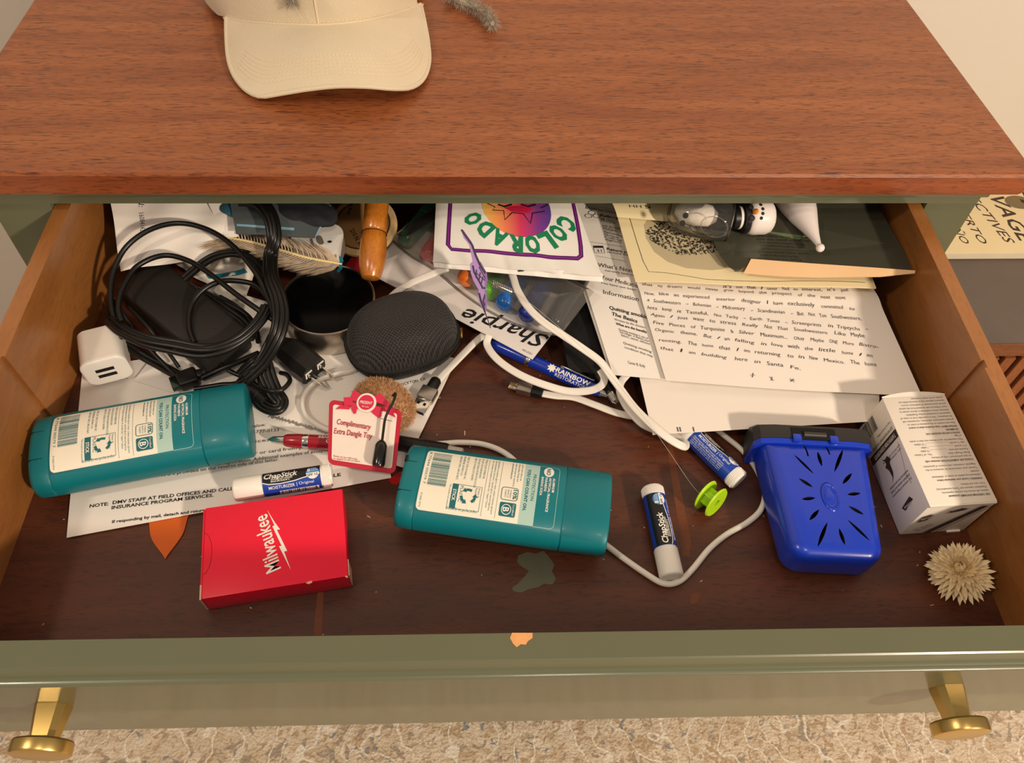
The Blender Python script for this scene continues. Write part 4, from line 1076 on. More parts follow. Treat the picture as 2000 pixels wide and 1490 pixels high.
# ================================================================== dried strawflower
PET = mat("dried_cream_petals", (234, 212, 168), .65, var=.12, scale=90); PETB = mat("dried_brown_centre", (150, 100, 44), .8, var=.2)
c0 = at(1874, 1114, .014); nn = nrm(nrm(CAM_POS - c0) * 1.0 + A3(.10, .28, .1)); fr = axis_frame(c0, nn)
t = thing("strawflower", "dried cream strawflower head with pointed petals", "flower", A3(c0[0], c0[1], 0))
pm = bpy.data.meshes.new("petal")
V = []; F = []
for i in range(7):
    s = i / 6; wd = .0019 * (math.sin(math.pi * min(s * .85 + .12, 1)) ** .8) * (1 if s < .99 else .05)
    V += [(s, -wd / .017, 0.05 * s * s), (s, 0, .05 * s * s - .03 * math.sin(math.pi * s)), (s, wd / .017, .05 * s * s)]
for i in range(6):
    a = i * 3; F += [(a, a + 3, a + 4, a + 1), (a + 1, a + 4, a + 5, a + 2)]
pm.from_pydata(V, [], F); pm.materials.append(PET); pm.polygons.foreach_set('use_smooth', [True] * len(F))
rnd = random.Random(11); first = True
for cnt, r0, ln, el, z0 in ((36, .008, .0185, -14, -.003), (36, .007, .0178, 2, -.001), (32, .006, .0165, 17, .001), (28, .0055, .0145, 32, .0028), (24, .0065, .0122, 50, .0045), (20, .0085, .0098, 78, .0058), (18, .0100, .0090, 112, .0062), (14, .0085, .0078, 130, .0066)):
    for k in range(cnt):
        az = 2 * math.pi * (k + rnd.uniform(-.3, .3)) / cnt; e = math.radians(el + rnd.uniform(-7, 7)); l = ln * rnd.uniform(.88, 1.08)
        rad = A3(math.cos(az), math.sin(az), 0); d = rad * math.cos(e) + A3(0, 0, math.sin(e)); up = -rad * math.sin(e) + A3(0, 0, math.cos(e)); sd = np.cross(up, d)
        tw = rnd.uniform(-.35, .35); sd, up = sd * math.cos(tw) + up * math.sin(tw), up * math.cos(tw) - sd * math.sin(tw)
        R3 = np.stack([d, sd, up], 0) @ fr.M; o3 = fr(rad * r0 * .45 + A3(0, 0, z0)) - BASE[t.name]
        ob = bpy.data.objects.new("petal", pm); COL.objects.link(ob); ob.parent = t
        ob.matrix_local = Matrix([[R3[0][i] * l, R3[1][i] * l * rnd.uniform(.85, 1.1), R3[2][i] * l, o3[i]] for i in range(3)] + [[0, 0, 0, 1]])
mb = MB(); mb.ball(Fr(fr((0, 0, .002)), fr.ex, fr.ey, fr.ez), .0085, .0085, .0050, 20, 10); build("flower_heart", mb, PET, t)
mb = MB()
for k in range(40):
    az = rnd.uniform(0, 6.28); r_ = rnd.uniform(0, .0022); p = fr((r_ * math.cos(az), r_ * math.sin(az), .006)); q = fr((r_ * 1.3 * math.cos(az), r_ * 1.3 * math.sin(az), .0098)); mb.tube([p, (p + q) / 2, q], .0003, 4)
build("stamens", mb, PETB, t)
# ================================================================== right-hand papers
PAPER2 = mat("cream_white_paper", (238, 230, 220), .75, bump=(22, .2), var=.02, scale=12)
YPAPER = mat("yellowed_paper", (244, 227, 180), .7, bump=(20, .2), var=.03, scale=12)
wave = lambda a, fu, fv, ph=0: (lambda u, v: a * math.sin(fu * u + fv * v + ph))

BAS = bil(at(1275, 849, .0185), at(1718, 822, .0175), at(1700, 640, .019), at(1228, 650, .019), bump=lambda u, v: .0010 * math.sin(7 * u + 3 * v) * v + .0035 * math.exp(-((u - .95) / .25) ** 2 - ((v - .25) / .12) ** 2), step=.006)
t = thing("paper_sheet", "blank white sheet at the bottom of the paper stack, over a lip balm", "paper", at(1400, 800, 0))
t['label'] = "blank white sheet under the handwritten letter, covering a lip balm"
sheet("page", BAS, PAPER2, 30, 24, parent=t); mb = MB()
for x in (1321, 1326, 1352): BAS.pxpoly(mb, [(x, 834), (x + 3, 834), (x + 5, 843), (x + 2, 843)])
build("printed_bar", mb, INKG, t, smooth=False)

MED2 = bil(at(1191, 729, .0215), at(1330, 738, .0205), at(1335, 385, .036), at(1078, 385, .038), bump=lambda u, v: .001 * math.sin(4 * v))
MED = bil(at(1197, 732, .0235), at(1345, 745, .0225), at(1345, 385, .038), at(1086, 385, .040), bump=lambda u, v: .001 * math.sin(4 * v), step=.008)
tag(sheet("paper_sheet", MED2, PAPER), "white sheet lying directly beneath the printed medical instructions page", "paper")
MED.eps = .00035
t = thing("printed_page", "printed medical instructions page beside the handwritten letter", "paper", at(1240, 600, 0)); sheet("page", MED, PAPER, parent=t)
c3 = lambda x, y: (750 + x / 3.724, 360 + y / 3.724)
mb = MB(); mB = MB()
TT = lambda s, a, b, h, m=mb, bo=0.0: MED.text(m, s, c3(*a), c3(*b), h, pix=True, bold=bo)
TT("Instructions", (1465, 178), (1700, 222), .0046); TT("Referrals", (1570, 232), (1725, 262), .0030, mB, .02)
for s, a, b in (("XR Hand 3 Views", (1572, 256), (1760, 290)), ("Multiple", (1578, 268), (1680, 290)), ("XR Shoulder", (1586, 308), (1740, 334)), ("Multiple", (1592, 326), (1690, 346)), ("Dermatology", (1598, 352), (1745, 386)), ("Multiple", (1600, 372), (1705, 396)), ("If referred", (1603, 390), (1725, 416)), ("diagnosis", (1606, 406), (1722, 430)), ("(around 4/20", (1625, 497), (1790, 525)), ("currently have no", (1608, 633), (1815, 668)), ("You have not been", (1575, 722), (1830, 776)),
                ("Written by the doctors", (1675, 990), (1900, 1050)), ("Quitting smoking is one of", (1706, 1062), (1920, 1130)), ("live longer. It lowers your", (1716, 1082), (1930, 1150)), ("failure, cancer, infection", (1724, 1104), (1935, 1170)), ("Quitting smoking", (1740, 1160), (1945, 1228)), ("condition that may", (1748, 1192), (1955, 1260))): TT(s, a, b, .0023)
TT("Return in", (1620, 478), (1770, 505), .0030, mB, .02); TT("What's Next", (1556, 600), (1810, 642), .0046); TT("Your Medications", (1580, 690), (1880, 762), .0046); TT("Information", (1595, 797), (1850, 852), .0046)
TT("Quitting smoking", (1638, 908), (1935, 985), .0036, mB, .02); TT("The Basics", (1655, 952), (1842, 1010), .0036, mB, .02); TT("What are the benefits", (1686, 1022), (1910, 1085), .0026, mB, .02); TT("Carter B. Kelly", (1775, 1305), (1900, 1335), .0028)
for a, b in (((1470, 152), (1700, 190)), ((1500, 420), (1735, 455)), ((1545, 522), (1760, 562))): MED.line(mb, [MED.xy(*c3(*a)), MED.xy(*c3(*b))], .0003)
q = MED.xy(*c3(1562, 470)); MED.rect(mB, q[0] - .004, q[1] + .001, q[0] + .004, q[1] + .0035); MED.line(mb, [(q[0] - .004, q[1] + .001), (q[0] - .004, q[1] - .005), (q[0] + .004, q[1] - .005), (q[0] + .004, q[1] + .001)], .0004)
MED.text(mb, "31", (q[0] - .002, q[1] - .0038), width=.004, h=.003)
for dx, dy in ((0, .003), (-.003, -.001), (.003, -.001)):
    q = MED.xy(*c3(1516, 226)); MED.line(mb, [(q[0] + dx + .0026 * math.cos(a), q[1] + dy + .0024 * math.sin(a)) for a in np.linspace(0, 6.28, 14)], .0004)
build("lettering", mb, mat("dark_grey_ink", (62, 58, 60), .6), t, smooth=False); build("bold_lettering", mB, INK, t, smooth=False)

HW = bil(at(1300, 744, .0250), at(1800, 776, .0260), at(1668, 480, .040), at(1222, 480, .040), bump=lambda u, v: .0012 * math.sin(6 * u + 2) * (1 - v) + .0015 * math.exp(-((v - .62) / .05) ** 2), step=.008)
HW.eps = .00035
t = thing("handwritten_letter", "white page of handwriting lying under the yellowed pamphlet", "letter", at(1500, 650, 0)); sheet("page", HW, PAPER2, 40, 60, parent=t)
mb = MB()
rows = [("it's not that I never had an interest, it's just", (1413, 563), (1661, 570)), ("that my dreams would never grow beyond the prospect of the next move", (1255, 558), (1654, 586)), ("Now, like an experienced interior designer I have exclusively committed to", (1259, 575), (1670, 606)),
        ("a Southwestern - Bohemian - Midcentury - Scandinavian - But Not Too Southwestern,", (1264, 589), (1688, 627)), ("lets keep it Tasteful, Not Tacky - Earth Tones - Screenprints in Triptychs -", (1265, 604), (1697, 647)), ("Again I just want to stress Really Not That Southwestern Like Maybe", (1271, 617), (1692, 660)),
        ("Five Pieces of Turquoise & Silver Maximum... Okay Maybe ONE More Bistro-", (1276, 633), (1719, 680)), ("Organic theme. But I am falling in love with the little home I am", (1280, 647), (1705, 698)), ("renting. The home that I am returning to in New Mexico. The home", (1287, 666), (1715, 717)), ("that I am building here in Santa Fe.", (1290, 682), (1565, 722))]
rnd = random.Random(5)
for s, a, b in rows:      # word by word with a restless hand
    p, q = HW.xy(*a), HW.xy(*b); d = q - p; ws = s.split(' '); tot = sum(len(w_) for w_ in ws) + 1.5 * (len(ws) - 1); pos = 0
    for w_ in ws:
        l = len(w_); p0 = p + d * (pos / tot) + A3(0, rnd.uniform(-.0005, .0005)); p1 = p + d * ((pos + l * .92) / tot) + A3(0, rnd.uniform(-.0007, .0007))
        HW.text(mb, w_, p0, p1, rnd.uniform(.0031, .0039), shear=rnd.uniform(.1, .35), bold=-.004); pos += l + 1.5
for u, v in ((1470, 733), (1507, 740), (1547, 743)):
    q = HW.xy(u, v)
    for k in range(4): a = rnd.uniform(0, 3.14); HW.line(mb, [q - A3(math.cos(a), math.sin(a)) * .0022, q + A3(math.cos(a), math.sin(a)) * .0022], .0003)
build("handwriting", mb, mat("pen_ink", (58, 52, 54), .6), t, smooth=False)

PAM = bil(at(1241, 549, .0440), at(1711, 563, .0455), at(1642, 380, .050), at(1192, 380, .052), bump=lambda u, v: .0018 * math.sin(9 * u) * (1 - v) * .5 + .003 * (1 - u) ** 3 * v, step=.006)
PAM.eps = .0003
t = thing("pamphlet", "yellowed folded pamphlet with a dark scribbled drawing on its cover", "pamphlet", at(1480, 480, 0)); pg = sheet("cover", PAM, YPAPER, 40, 24, thick=.0012, parent=t)
mb = MB(); PAM.line(mb, [PAM.xy(*p) for p in ((1222, 400), (1243, 470), (1256, 510), (1267, 531), (1300, 533), (1380, 546), (1480, 550), (1560, 549), (1640, 550), (1690, 552))], .0004)
rnd = random.Random(8)
for k in range(1100):
    u = rnd.uniform(1264, 1436); v = rnd.uniform(428, 500)
    if abs((v - 464) / 36) ** 2 + abs((u - 1345) / 88) ** 2 > 1 or v > 440 + (u - 1262) * .6 + 25: continue
    q = PAM.xy(u, v); a = rnd.uniform(.4, 2.6); l = rnd.uniform(.001, .0028); b = rnd.uniform(-.0012, .0012)
    PAM.line(mb, [q, q + A3(math.cos(a) * l / 2 + b, math.sin(a) * l / 2), q + A3(math.cos(a), math.sin(a)) * l], rnd.uniform(.0004, .0010), 2)
PAM.text(mb, "CA", (1575, 533), (1558, 534), .0035, pix=True, bold=.01); PAM.text(mb, "MISE", (1520, 530), (1462, 529), .004, pix=True, bold=.05)
build("drawing", mb, mat("black_print_ink", (46, 42, 40), .6), t, smooth=False)
mb = MB(); q = PAM.xy(1400, 468); PAM.disc(mb, q[0], q[1], .060, .040, k=.6) if False else PAM.pxpoly(mb, [(1258, 440), (1262, 465), (1278, 492), (1305, 512), (1340, 524), (1390, 528), (1440, 522), (1475, 505), (1490, 470), (1480, 430), (1440, 412), (1380, 404), (1310, 408), (1270, 422)], .6)
build("tinted_oval", mb, mat("grey_tint_print", (196, 182, 146), .7), t, smooth=False)
FLAP = bil(at(1206, 424, .0560), at(1470, 446, .0555), at(1478, 384, .0600), at(1186, 384, .0600), bump=lambda u, v: .0035 * math.sin(math.pi * v) * (1 - .6 * u), step=.006)
fl = sheet("flap", FLAP, YPAPER, 24, 12, thick=.0006, parent=t); mb = MB(); FLAP.text(mb, "S", (1270, 401), (1258, 401), .004, pix=True, bold=.03); FLAP.text(mb, "HH", (1252, 401), (1228, 400), .0035, pix=True)
build("lettering", mb, INK, fl, smooth=False)

# dark card folder with tan front edge
CARDF = bil(at(1425, 527, .0525), at(1788, 531, .0630), at(1690, 380, .0620), at(1372, 380, .0640), bump=None)
DG = mat("dark_green_glossy_card", (66, 66, 54), .28, var=.12, scale=20, coat=.3); TAN = mat("tan_card", (236, 196, 148), .6, var=.04)
t = thing("card_folder", "open dark green card sleeve with tan front edge lying on the pamphlet", "card", at(1560, 470, 0))
mb = MB(); prof = [(1378, 398), (1386, 440), (1394, 470), (1406, 497), (1424, 521), (1436, 527), (1447, 526), (1466, 508), (1600, 517), (1720, 525), (1784, 531), (1760, 480), (1712, 398), (1700, 384), (1380, 384)]
P_ = [CARDF.fn(*CARDF.xy(*p)) for p in prof]; n_ = len(P_); V = P_ + [p - A3(0, 0, .0008) for p in P_]
mb.add(V, [tuple(range(n_)), tuple(range(n_, 2 * n_))[::-1]] + [(i, (i + 1) % n_, n_ + (i + 1) % n_, n_ + i) for i in range(n_)]); build("back_leaf", mb, DG, t, smooth=False)
tp = [CARDF.fn(*CARDF.xy(*p)) + A3(0, 0, .0016) for p in ((1466, 508), (1530, 513), (1600, 518), (1720, 526), (1786, 531))]
bt = [at(1452, 534, .0505), at(1530, 540, .0525), at(1600, 542, .0545), at(1720, 540, .061), at(1787, 534, .0625)]
mb = MB(); mb.grid(lambda u, v: np.array([np.interp(u, np.linspace(0, 1, 5), [a[i] * (1 - v) + b[i] * v for a, b in zip(bt, tp)]) for i in range(3)]), 16, 3, .0008); build("front_leaf", mb, TAN, t)
mb = MB()
for i in range(9): CARDF.text(mb, ("Where it is written", "and the small print says", "if all the stars along the river", "run together through the night", "and the music is beautiful too", "and the winds blow gently", "made of the evening light", "on paper in the spring", "of the year")[i], (1480 + rnd.uniform(-2, 8), 462 + i * 6.2), (1580 + rnd.uniform(-20, 10), 466 + i * 6.2), .0018, pix=True, k=1.5)
build("lettering", mb, mat("faded_ink", (36, 32, 26), .5), t, smooth=False)
mb = MB(); CARDF.pxpoly(mb, [(1500, 430), (1530, 440), (1575, 462), (1560, 468), (1500, 455)], 1.2); build("green_print", mb, mat("sage_print", (104, 122, 88), .4), t, smooth=False)

# ================================================================== snowman things at the back
SNOW = mat("white_soft_plastic", (240, 230, 224), .35, var=.02); CLR = clear_mat("clear_ornament_plastic", (252, 250, 246), .035, .985, .05)
c0 = at(1372, 424, .0690); a2 = nrm(at(1430, 432, .082) - at(1320, 412, .080)); fr = axis_frame(c0, a2)
t = thing("clear_ornament", "clear plastic ornament shell with two black dots lying on the pamphlet", "ornament", A3(c0[0], c0[1], .058))
mb = MB(); mb.lathe(fr, [(.003, -.030), (.011, -.027), (.0160, -.018), (.0180, -.006), (.0180, .010), (.0165, .0215), (.0155, .0225), (.0160, .024)], 40); build("shell", mb, CLR, t)
mb = MB(); mb.lathe(fr, [(.0155, .0225), (.0165, .0238), (.0155, .0245), (.0145, .0240)], 36, cap=False); build("rim", mb, CLR, t)
mb = MB(); V0 = axis_frame(c0 + A3(-.002, .006, -.002), a2); mb.lathe(V0, [(.003, -.020), (.009, -.014), (.0105, -.002), (.009, .010), (.004, .016)], 24); build("added_filling", mb, mat("added_white_lump", (236, 230, 222), .7, bump=(160, 1.0)), t)  # white lump added inside, stands for crumpled white stuff behind the shell
for u, v in ((1339, 421), (1333, 436)):
    mb = MB(); p = at(u, v, .0810); d_ = nrm(CAM_POS - p); mb.lathe(axis_frame(p, d_), [(.0001, -.0002), (.0024, -.0002), (.0024, .0003), (.0001, .0004)], 18); build("eye_dot", mb, INK, t)
p = at(1395, 443, .078); mb = MB(); f2 = axis_frame(p, nrm(CAM_POS - p)); mb.tube(spline([f2((.011 * math.cos(q), .008 * math.sin(q), 0)) for q in np.linspace(0, 2 * math.pi, 16)[:-1]], 3, True), .0005, 6); build("ring", mb, CLR, t)

hx0 = at(1429, 425, .0725); hx1 = at(1506, 423, .0725); ax = axis_frame(hx0, hx1 - hx0); Lw = np.linalg.norm(hx1 - hx0)
t = thing("snowman_figure", "little white snowman head in a black hat lying on its side", "figurine", A3(hx0[0], hx0[1], .06))
R_ = .0150
mb = MB(); mb.lathe(ax, [(.0120, .0130), (.0140, .0145), (R_, .018), (R_, Lw - .006), (.0135, Lw - .002), (.0110, Lw)], 36); hd = build("head", mb, SNOW, t)
mb = MB(); mb.lathe(ax, [(.0085, 0), (.0095, .0008), (.0095, .0085), (.0135, .0090), (.0140, .0105), (.0135, .0128)], 32); ht = build("hat", mb, BLACK_PL, t)
mb = MB(); mb.lathe(ax, [(.0096, .0052), (.0099, .0056), (.0099, .0072), (.0096, .0076)], 32, cap=False); build("hat_band", mb, WHITE_PL, ht)


def dot_on(u, v, r, mt, name, parent, cone=0):
    """small round feature on the head where the photo shows it"""
    d = ray(u, v); o = CAM_POS; dd = d - ax.ez * (d @ ax.ez); oo = (o - ax.o) - ax.ez * ((o - ax.o) @ ax.ez)
    A, B_, C_ = dd @ dd, 2 * dd @ oo, oo @ oo - R_ * R_; D_ = B_ * B_ - 4 * A * C_
    if D_ < 0: return
    p = o + d * ((-B_ - math.sqrt(D_)) / (2 * A)); n_ = (p - ax.o) - ax.ez * ((p - ax.o) @ ax.ez); f2 = axis_frame(p, n_)
    mb = MB(); mb.lathe(f2, [(r, -.0006), (r, .0002), (r * .6, .0006 + cone * .6), (.0002, .0008 + cone)], 16); build(name, mb, mt, parent)


for u, v, r in ((1467, 404, .0022), (1469, 426, .0024)): dot_on(u, v, r, INK, "eye", hd)
for u, v in ((1486, 400), (1490, 408), (1490, 417), (1487, 426)): dot_on(u, v, .0014, INK, "mouth_dot", hd)
dot_on(1476, 413, .0024, mat("orange_plastic", (236, 140, 30), .4), "nose", hd, .004)
mb = MB(); p = ax((0, .0, Lw - .001)); d_ = nrm(CAM_POS - p); p = ax(A3(0, 0, Lw + .0005)) + d_ * .011; f2 = Fr(p, ax.ez, np.cross(d_, ax.ez)); mb.box(f2, (0, -.0055, -.001), (.0035, .0055, .0012), .0008); build("tab", mb, SNOW, hd)

c0 = at(1548, 378, .0710); c1 = at(1602, 484, .0700); ax = axis_frame(c0, c1 - c0); Lw = np.linalg.norm(c1 - c0)
t = thing("teardrop_ornament", "white teardrop ornament tapering to a small round bead", "ornament", A3(c0[0], c0[1], .06))
mb = MB(); mb.lathe(ax, [(.012, -.018), (.0165, -.008), (.0165, .004), (.0150, Lw * .2), (.0115, Lw * .42), (.0075, Lw * .62), (.0042, Lw * .8), (.0024, Lw * .93), (.0022, Lw)], 36); build("shell", mb, SNOW, t)
mb = MB(); mb.ball(Fr(c1), .0036, .0036, .0036, 18, 12); build("bead", mb, SNOW, t)

# ================================================================== white pouch
FOIL = mat("white_foil_pouch", (238, 234, 226), .33, var=.02, bump=(35, .5), coat=.1)
PO = bil(at(846, 512, .058), at(1176, 540, .060), at(1120, 385, .074), at(852, 385, .072), bump=lambda u, v: .007 * math.sin(math.pi * min(max(u, 0), 1)) ** .7 * sm(v * 1.6) + .0007 * math.sin(40 * u + 8 * v) * (1 - sm(v * 4)) + .0005 * math.sin(23 * u), step=.004)
t = thing("foil_pouch", "white foil pouch with purple border, rainbow circle and green COLORADO lettering", "pouch", at(1010, 470, 0)); sheet("pouch_front", PO, FOIL, 60, 36, thick=.0008, parent=t)
PO2 = bil(at(846, 513, .0562), at(1176, 541, .058), at(1120, 385, .062), at(852, 385, .062)); sheet("pouch_back", PO2, FOIL, 20, 12, thick=.0006, parent=t)
SEAL = bil(at(848, 522, .0545), at(1178, 551, .0560), at(1176, 534, .0600), at(845, 508, .0580), bump=lambda u, v: .0009 * math.sin(26 * u + 2 * math.sin(9 * u))); sheet("seal", SEAL, FOIL, 70, 6, thick=.0005, parent=t)
PURP = mat("purple_print", (92, 26, 104), .4); mb = MB()
brd = [(880, 395), (877, 440), (875, 478), (882, 487), (930, 490), (1000, 496), (1070, 502), (1128, 505), (1135, 500), (1134, 480), (1128, 440), (1119, 395)]
PO.line(mb, [PO.xy(*p) for p in brd], .0034, 2); build("border", mb, PURP, t, smooth=False)
mb = MB(); PO.line(mb, [PO.xy(*p) for p in brd], .0005, 4); build("border_inner_line", mb, mat("magenta_print", (176, 60, 170), .4), t, smooth=False)  # thin magenta line along the middle of the purple border


def rainbow():
    m = mat("rainbow_print", (220, 120, 120), .4); N = m.node_tree.nodes; L = m.node_tree.links; b = N["Principled BSDF"]
    tc = N.new("ShaderNodeTexCoord"); sp = N.new("ShaderNodeSeparateXYZ"); L.new(tc.outputs["Generated"], sp.inputs[0])
    r = N.new("ShaderNodeValToRGB"); e = r.color_ramp.elements; e[0].position = 0; e[0].color = srgb(244, 196, 96); e[1].position = 1; e[1].color = srgb(88, 62, 150)
    for p, c in ((.3, (240, 140, 90)), (.55, (216, 60, 96)), (.8, (130, 60, 140))): q = e.new(p); q.color = srgb(*c)
    L.new(sp.outputs[0], r.inputs[0]); L.new(r.outputs[0], b.inputs["Base Color"]); return m


mb = MB(); q = PO.xy(1008, 400); PO.disc(mb, q[0], q[1], .0300, .0310, 48, k=2); build("rainbow_disc", mb, rainbow(), t)
mb = MB(); star = [(952, 398), (967, 405), (962, 411), (984, 412), (986, 430), (1000, 416), (1022, 418), (1036, 437), (1040, 417), (1064, 413), (1056, 407), (1070, 400)]
PO.line(mb, [PO.xy(*p) for p in star], .0010, 4); PO.line(mb, [PO.xy(*p) for p in ((973, 400), (985, 404), (1000, 400))], .0018, 4); PO.line(mb, [PO.xy(*p) for p in ((1018, 400), (1032, 404), (1046, 400))], .0018, 4); build("outline_drawing", mb, INK, t, smooth=False)
mb = MB(); PO.pxpoly(mb, [(984, 406), (1000, 403), (1020, 403), (1040, 408), (1030, 416), (1000, 414)], 3); build("red_patch", mb, mat("red_print", (196, 30, 66), .4), t, smooth=False)
mb = MB(); C_, R1 = PO.xy(1008, 391), .0352; GRN = mat("green_print", (20, 128, 84), .45)
for i, ch in enumerate("COLORADO"):
    a = math.radians(-26 - 128 * i / 7); p = C_ + A3(math.cos(a), math.sin(a)) * R1 * (1.06 if i in (0, 7) else 1)
    PO.text(mb, ch, p, h=.0138, ang=a - math.pi / 2, mid=True, bold=.05, k=3, width=.0114)
o = build("lettering", mb, GRN, t, smooth=False)
mb = MB(); SEAL.pxpoly(mb, [(1010, 529), (1018, 526), (1026, 527), (1022, 530), (1013, 531)], 3); build("tear_notch", mb, INK, t, smooth=False)

# ================================================================== marker set in clear blister
t = thing("marker_pack", "clear blister pack of coloured markers on a white card reading Sharpie", "marker pack", at(960, 600, 0))
t['label'] = "clear blister pack of coloured markers on white printed card"
E0, E1 = at(1040, 702, .0150), at(705, 526, .0150); ex = nrm(E0 - E1); ey = nrm(A3(-ex[1], ex[0], 0) + A3(0, 0, .03))
CD = Surf.quad(E1, E0, E1 + ey * .070, bump=lambda u, v: .0008 * math.sin(3.1 * u), step=.008)
mb = MB(); pts = rrect(0, 0, CD.W, CD.H, .006); P_ = [CD.fn(*p) for p in pts]; sheet("backing_card", CD, mat("white_gloss_card", (236, 230, 226), .35, var=.02), 24, 12, thick=.0005, parent=t)
mb = MB(); CD.text(mb, "Sharpie", (1074, 657), (909, 601), .0150, pix=True, shear=.35, bold=.012); CD.text(mb, "1927109", (1040, 690), (1022, 681), .0020, pix=True); build("lettering", mb, INK, t, smooth=False)
mk = [("green", (18, 120, 86), (788, 474), (862, 388)), ("red", (190, 26, 44), (832, 503), (905, 410)), ("orange", (240, 120, 40), (905, 552), (965, 450)), ("lime", (96, 176, 44), (950, 578), (1010, 470)), ("blue", (26, 110, 200), (980, 600), (1050, 490)), ("navy", (30, 52, 150), (1024, 622), (1098, 500)), ("black", (18, 18, 22), (1078, 636), (1140, 530))]
for nm_, col, a, b in mk:
    a_, b_ = at(*a, .0290), at(*b, .0330); mm = mat(nm_ + "_marker_plastic", col, .25, coat=.3, var=.03); L_ = np.linalg.norm(b_ - a_); f2 = axis_frame(a_, b_ - a_)
    mb = MB(); mb.lathe(f2, [(.0015, -.001), (.0050, .0002), (.0070, .002), (.0080, .006), (.0082, L_ * .5), (.0082, L_ * .55)], 24); bd = build("marker", mb, mm, t); bd['label'] = nm_ + " marker"
    mb = MB(); mb.lathe(f2, [(.0082, L_ * .55), (.0088, L_ * .56), (.0088, L_ * .95), (.007, L_)], 24); build("marker_cap", mb, mm, bd)
BLI = clear_mat("clear_blister_plastic", (246, 244, 240), .05, .97, .06)
e1, e2 = at(757, 460, .040), at(1040, 640, .036)
BL1 = bil(at(760, 465, .033), at(1095, 655, .031), at(1160, 570, .042), at(870, 385, .045), bump=lambda u, v: .006 * math.sin(math.pi * min(max(v, 0), 1)) ** .5 * min(1, 12 * u, 12 * (1 - u)))
sheet("blister", BL1, BLI, 30, 16, thick=.0004, parent=t)
mb = MB(); rim = [CD.fn(*CD.xy(*p)) + A3(0, 0, .0012) for p in ((765, 470), (800, 500), (850, 530), (905, 575), (960, 612), (1020, 640), (1085, 655), (1110, 632))]; mb.tube(spline(rim, 5), .0011, 8); build("blister_rim", mb, BLI, t)

# ================================================================== butterfly on a wire
PURW = mat("lilac_paper", (160, 124, 186), .55, var=.06); VEIN = mat("butterfly_dark_print", (48, 34, 62), .5)
t = thing("butterfly", "purple paper butterfly on a thin wire spring in front of the pouch", "butterfly", at(935, 560, .03))
oc = [(560, 325), (576, 330), (640, 420), (660, 490), (700, 570), (745, 640), (750, 680), (742, 760), (735, 800), (750, 860), (750, 900), (735, 935), (715, 900), (690, 850), (682, 800), (690, 770), (650, 700), (630, 640), (625, 580), (645, 560), (620, 440), (580, 390)]
pp_ = [c3(*p) for p in oc]
c0 = at(938, 545, .082); vd = nrm(CAM_POS - c0); exb = nrm(np.cross((0, 0, 1), vd)); 
def wing(name, outline, tilt, z0):
    n_ = nrm(vd * math.cos(tilt) + exb * math.sin(tilt)); o_ = at(938, 545, z0)
    def hit(u, v, k=0.0):
        d = ray(u, v); return CAM_POS + d * (((o_ - CAM_POS) @ n_) / (d @ n_)) + n_ * k
    mb = MB(); P_ = [hit(*p) for p in outline]; n2 = len(P_); V = P_ + [p - n_ * .0003 for p in P_]
    mb.add(V, [tuple(range(n2)), tuple(range(n2, 2 * n2))[::-1]] + [(i, (i + 1) % n2, n2 + (i + 1) % n2, n2 + i) for i in range(n2)]); return build(name, mb, PURW, t, smooth=False), hit
w1, hit = wing("wing", pp_, .25, .082)
def strip(mb, hit, pts, w):
    P_ = [hit(*p, .0004) for p in pts]
    for i in range(len(P_) - 1):
        d = nrm(P_[i + 1] - P_[i]); s_ = nrm(np.cross(d, vd)) * w / 2; mb.add([P_[i] - s_, P_[i] + s_, P_[i + 1] + s_, P_[i + 1] - s_], [(0, 1, 2, 3)])
mb = MB()
for ln, w in (([(562, 330), (600, 385), (640, 440), (668, 520), (700, 590), (738, 650)], .0016), ([(645, 590), (655, 640), (700, 720), (720, 760)], .0012), ([(672, 620), (668, 680)], .0008), ([(665, 640), (735, 700)], .0007), ([(690, 600), (740, 690)], .0007), ([(690, 790), (705, 850), (735, 925)], .0014), ([(735, 800), (720, 850), (738, 890)], .0010), ([(700, 640), (690, 700)], .0007), ([(720, 670), (705, 730)], .0007)): strip(mb, hit, [c3(*p) for p in ln], w)
build("wing_veins", mb, VEIN, w1, smooth=False)
w2, hit2 = wing("wing", [c3(*p) for p in ((700, 560), (745, 640), (752, 690), (742, 760), (750, 850), (738, 930), (780, 1052), (772, 1030), (728, 930), (700, 840), (720, 770), (700, 690))], -.5, .080)
mb = MB(); strip(mb, hit2, [c3(*p) for p in ((705, 700), (735, 760))], .0008); strip(mb, hit2, [c3(*p) for p in ((720, 850), (735, 920), (776, 1045))], .0006); build("wing_veins", mb, VEIN, w2, smooth=False)
mb = MB(); s0, s1 = at(962, 553, .080), at(1000, 570, .076); f2 = axis_frame(s0, s1 - s0); Ls = np.linalg.norm(s1 - s0)
mb.tube([f2((.0022 * math.cos(q), .0022 * math.sin(q), Ls * q / (2 * math.pi * 11))) for q in np.linspace(0, 2 * math.pi * 11, 150)], .00035, 5); mb.tube(spline([at(948, 545, .082), at(955, 549, .081), s0], 4), .0003, 5); build("wire_spring", mb, CHROME, t)

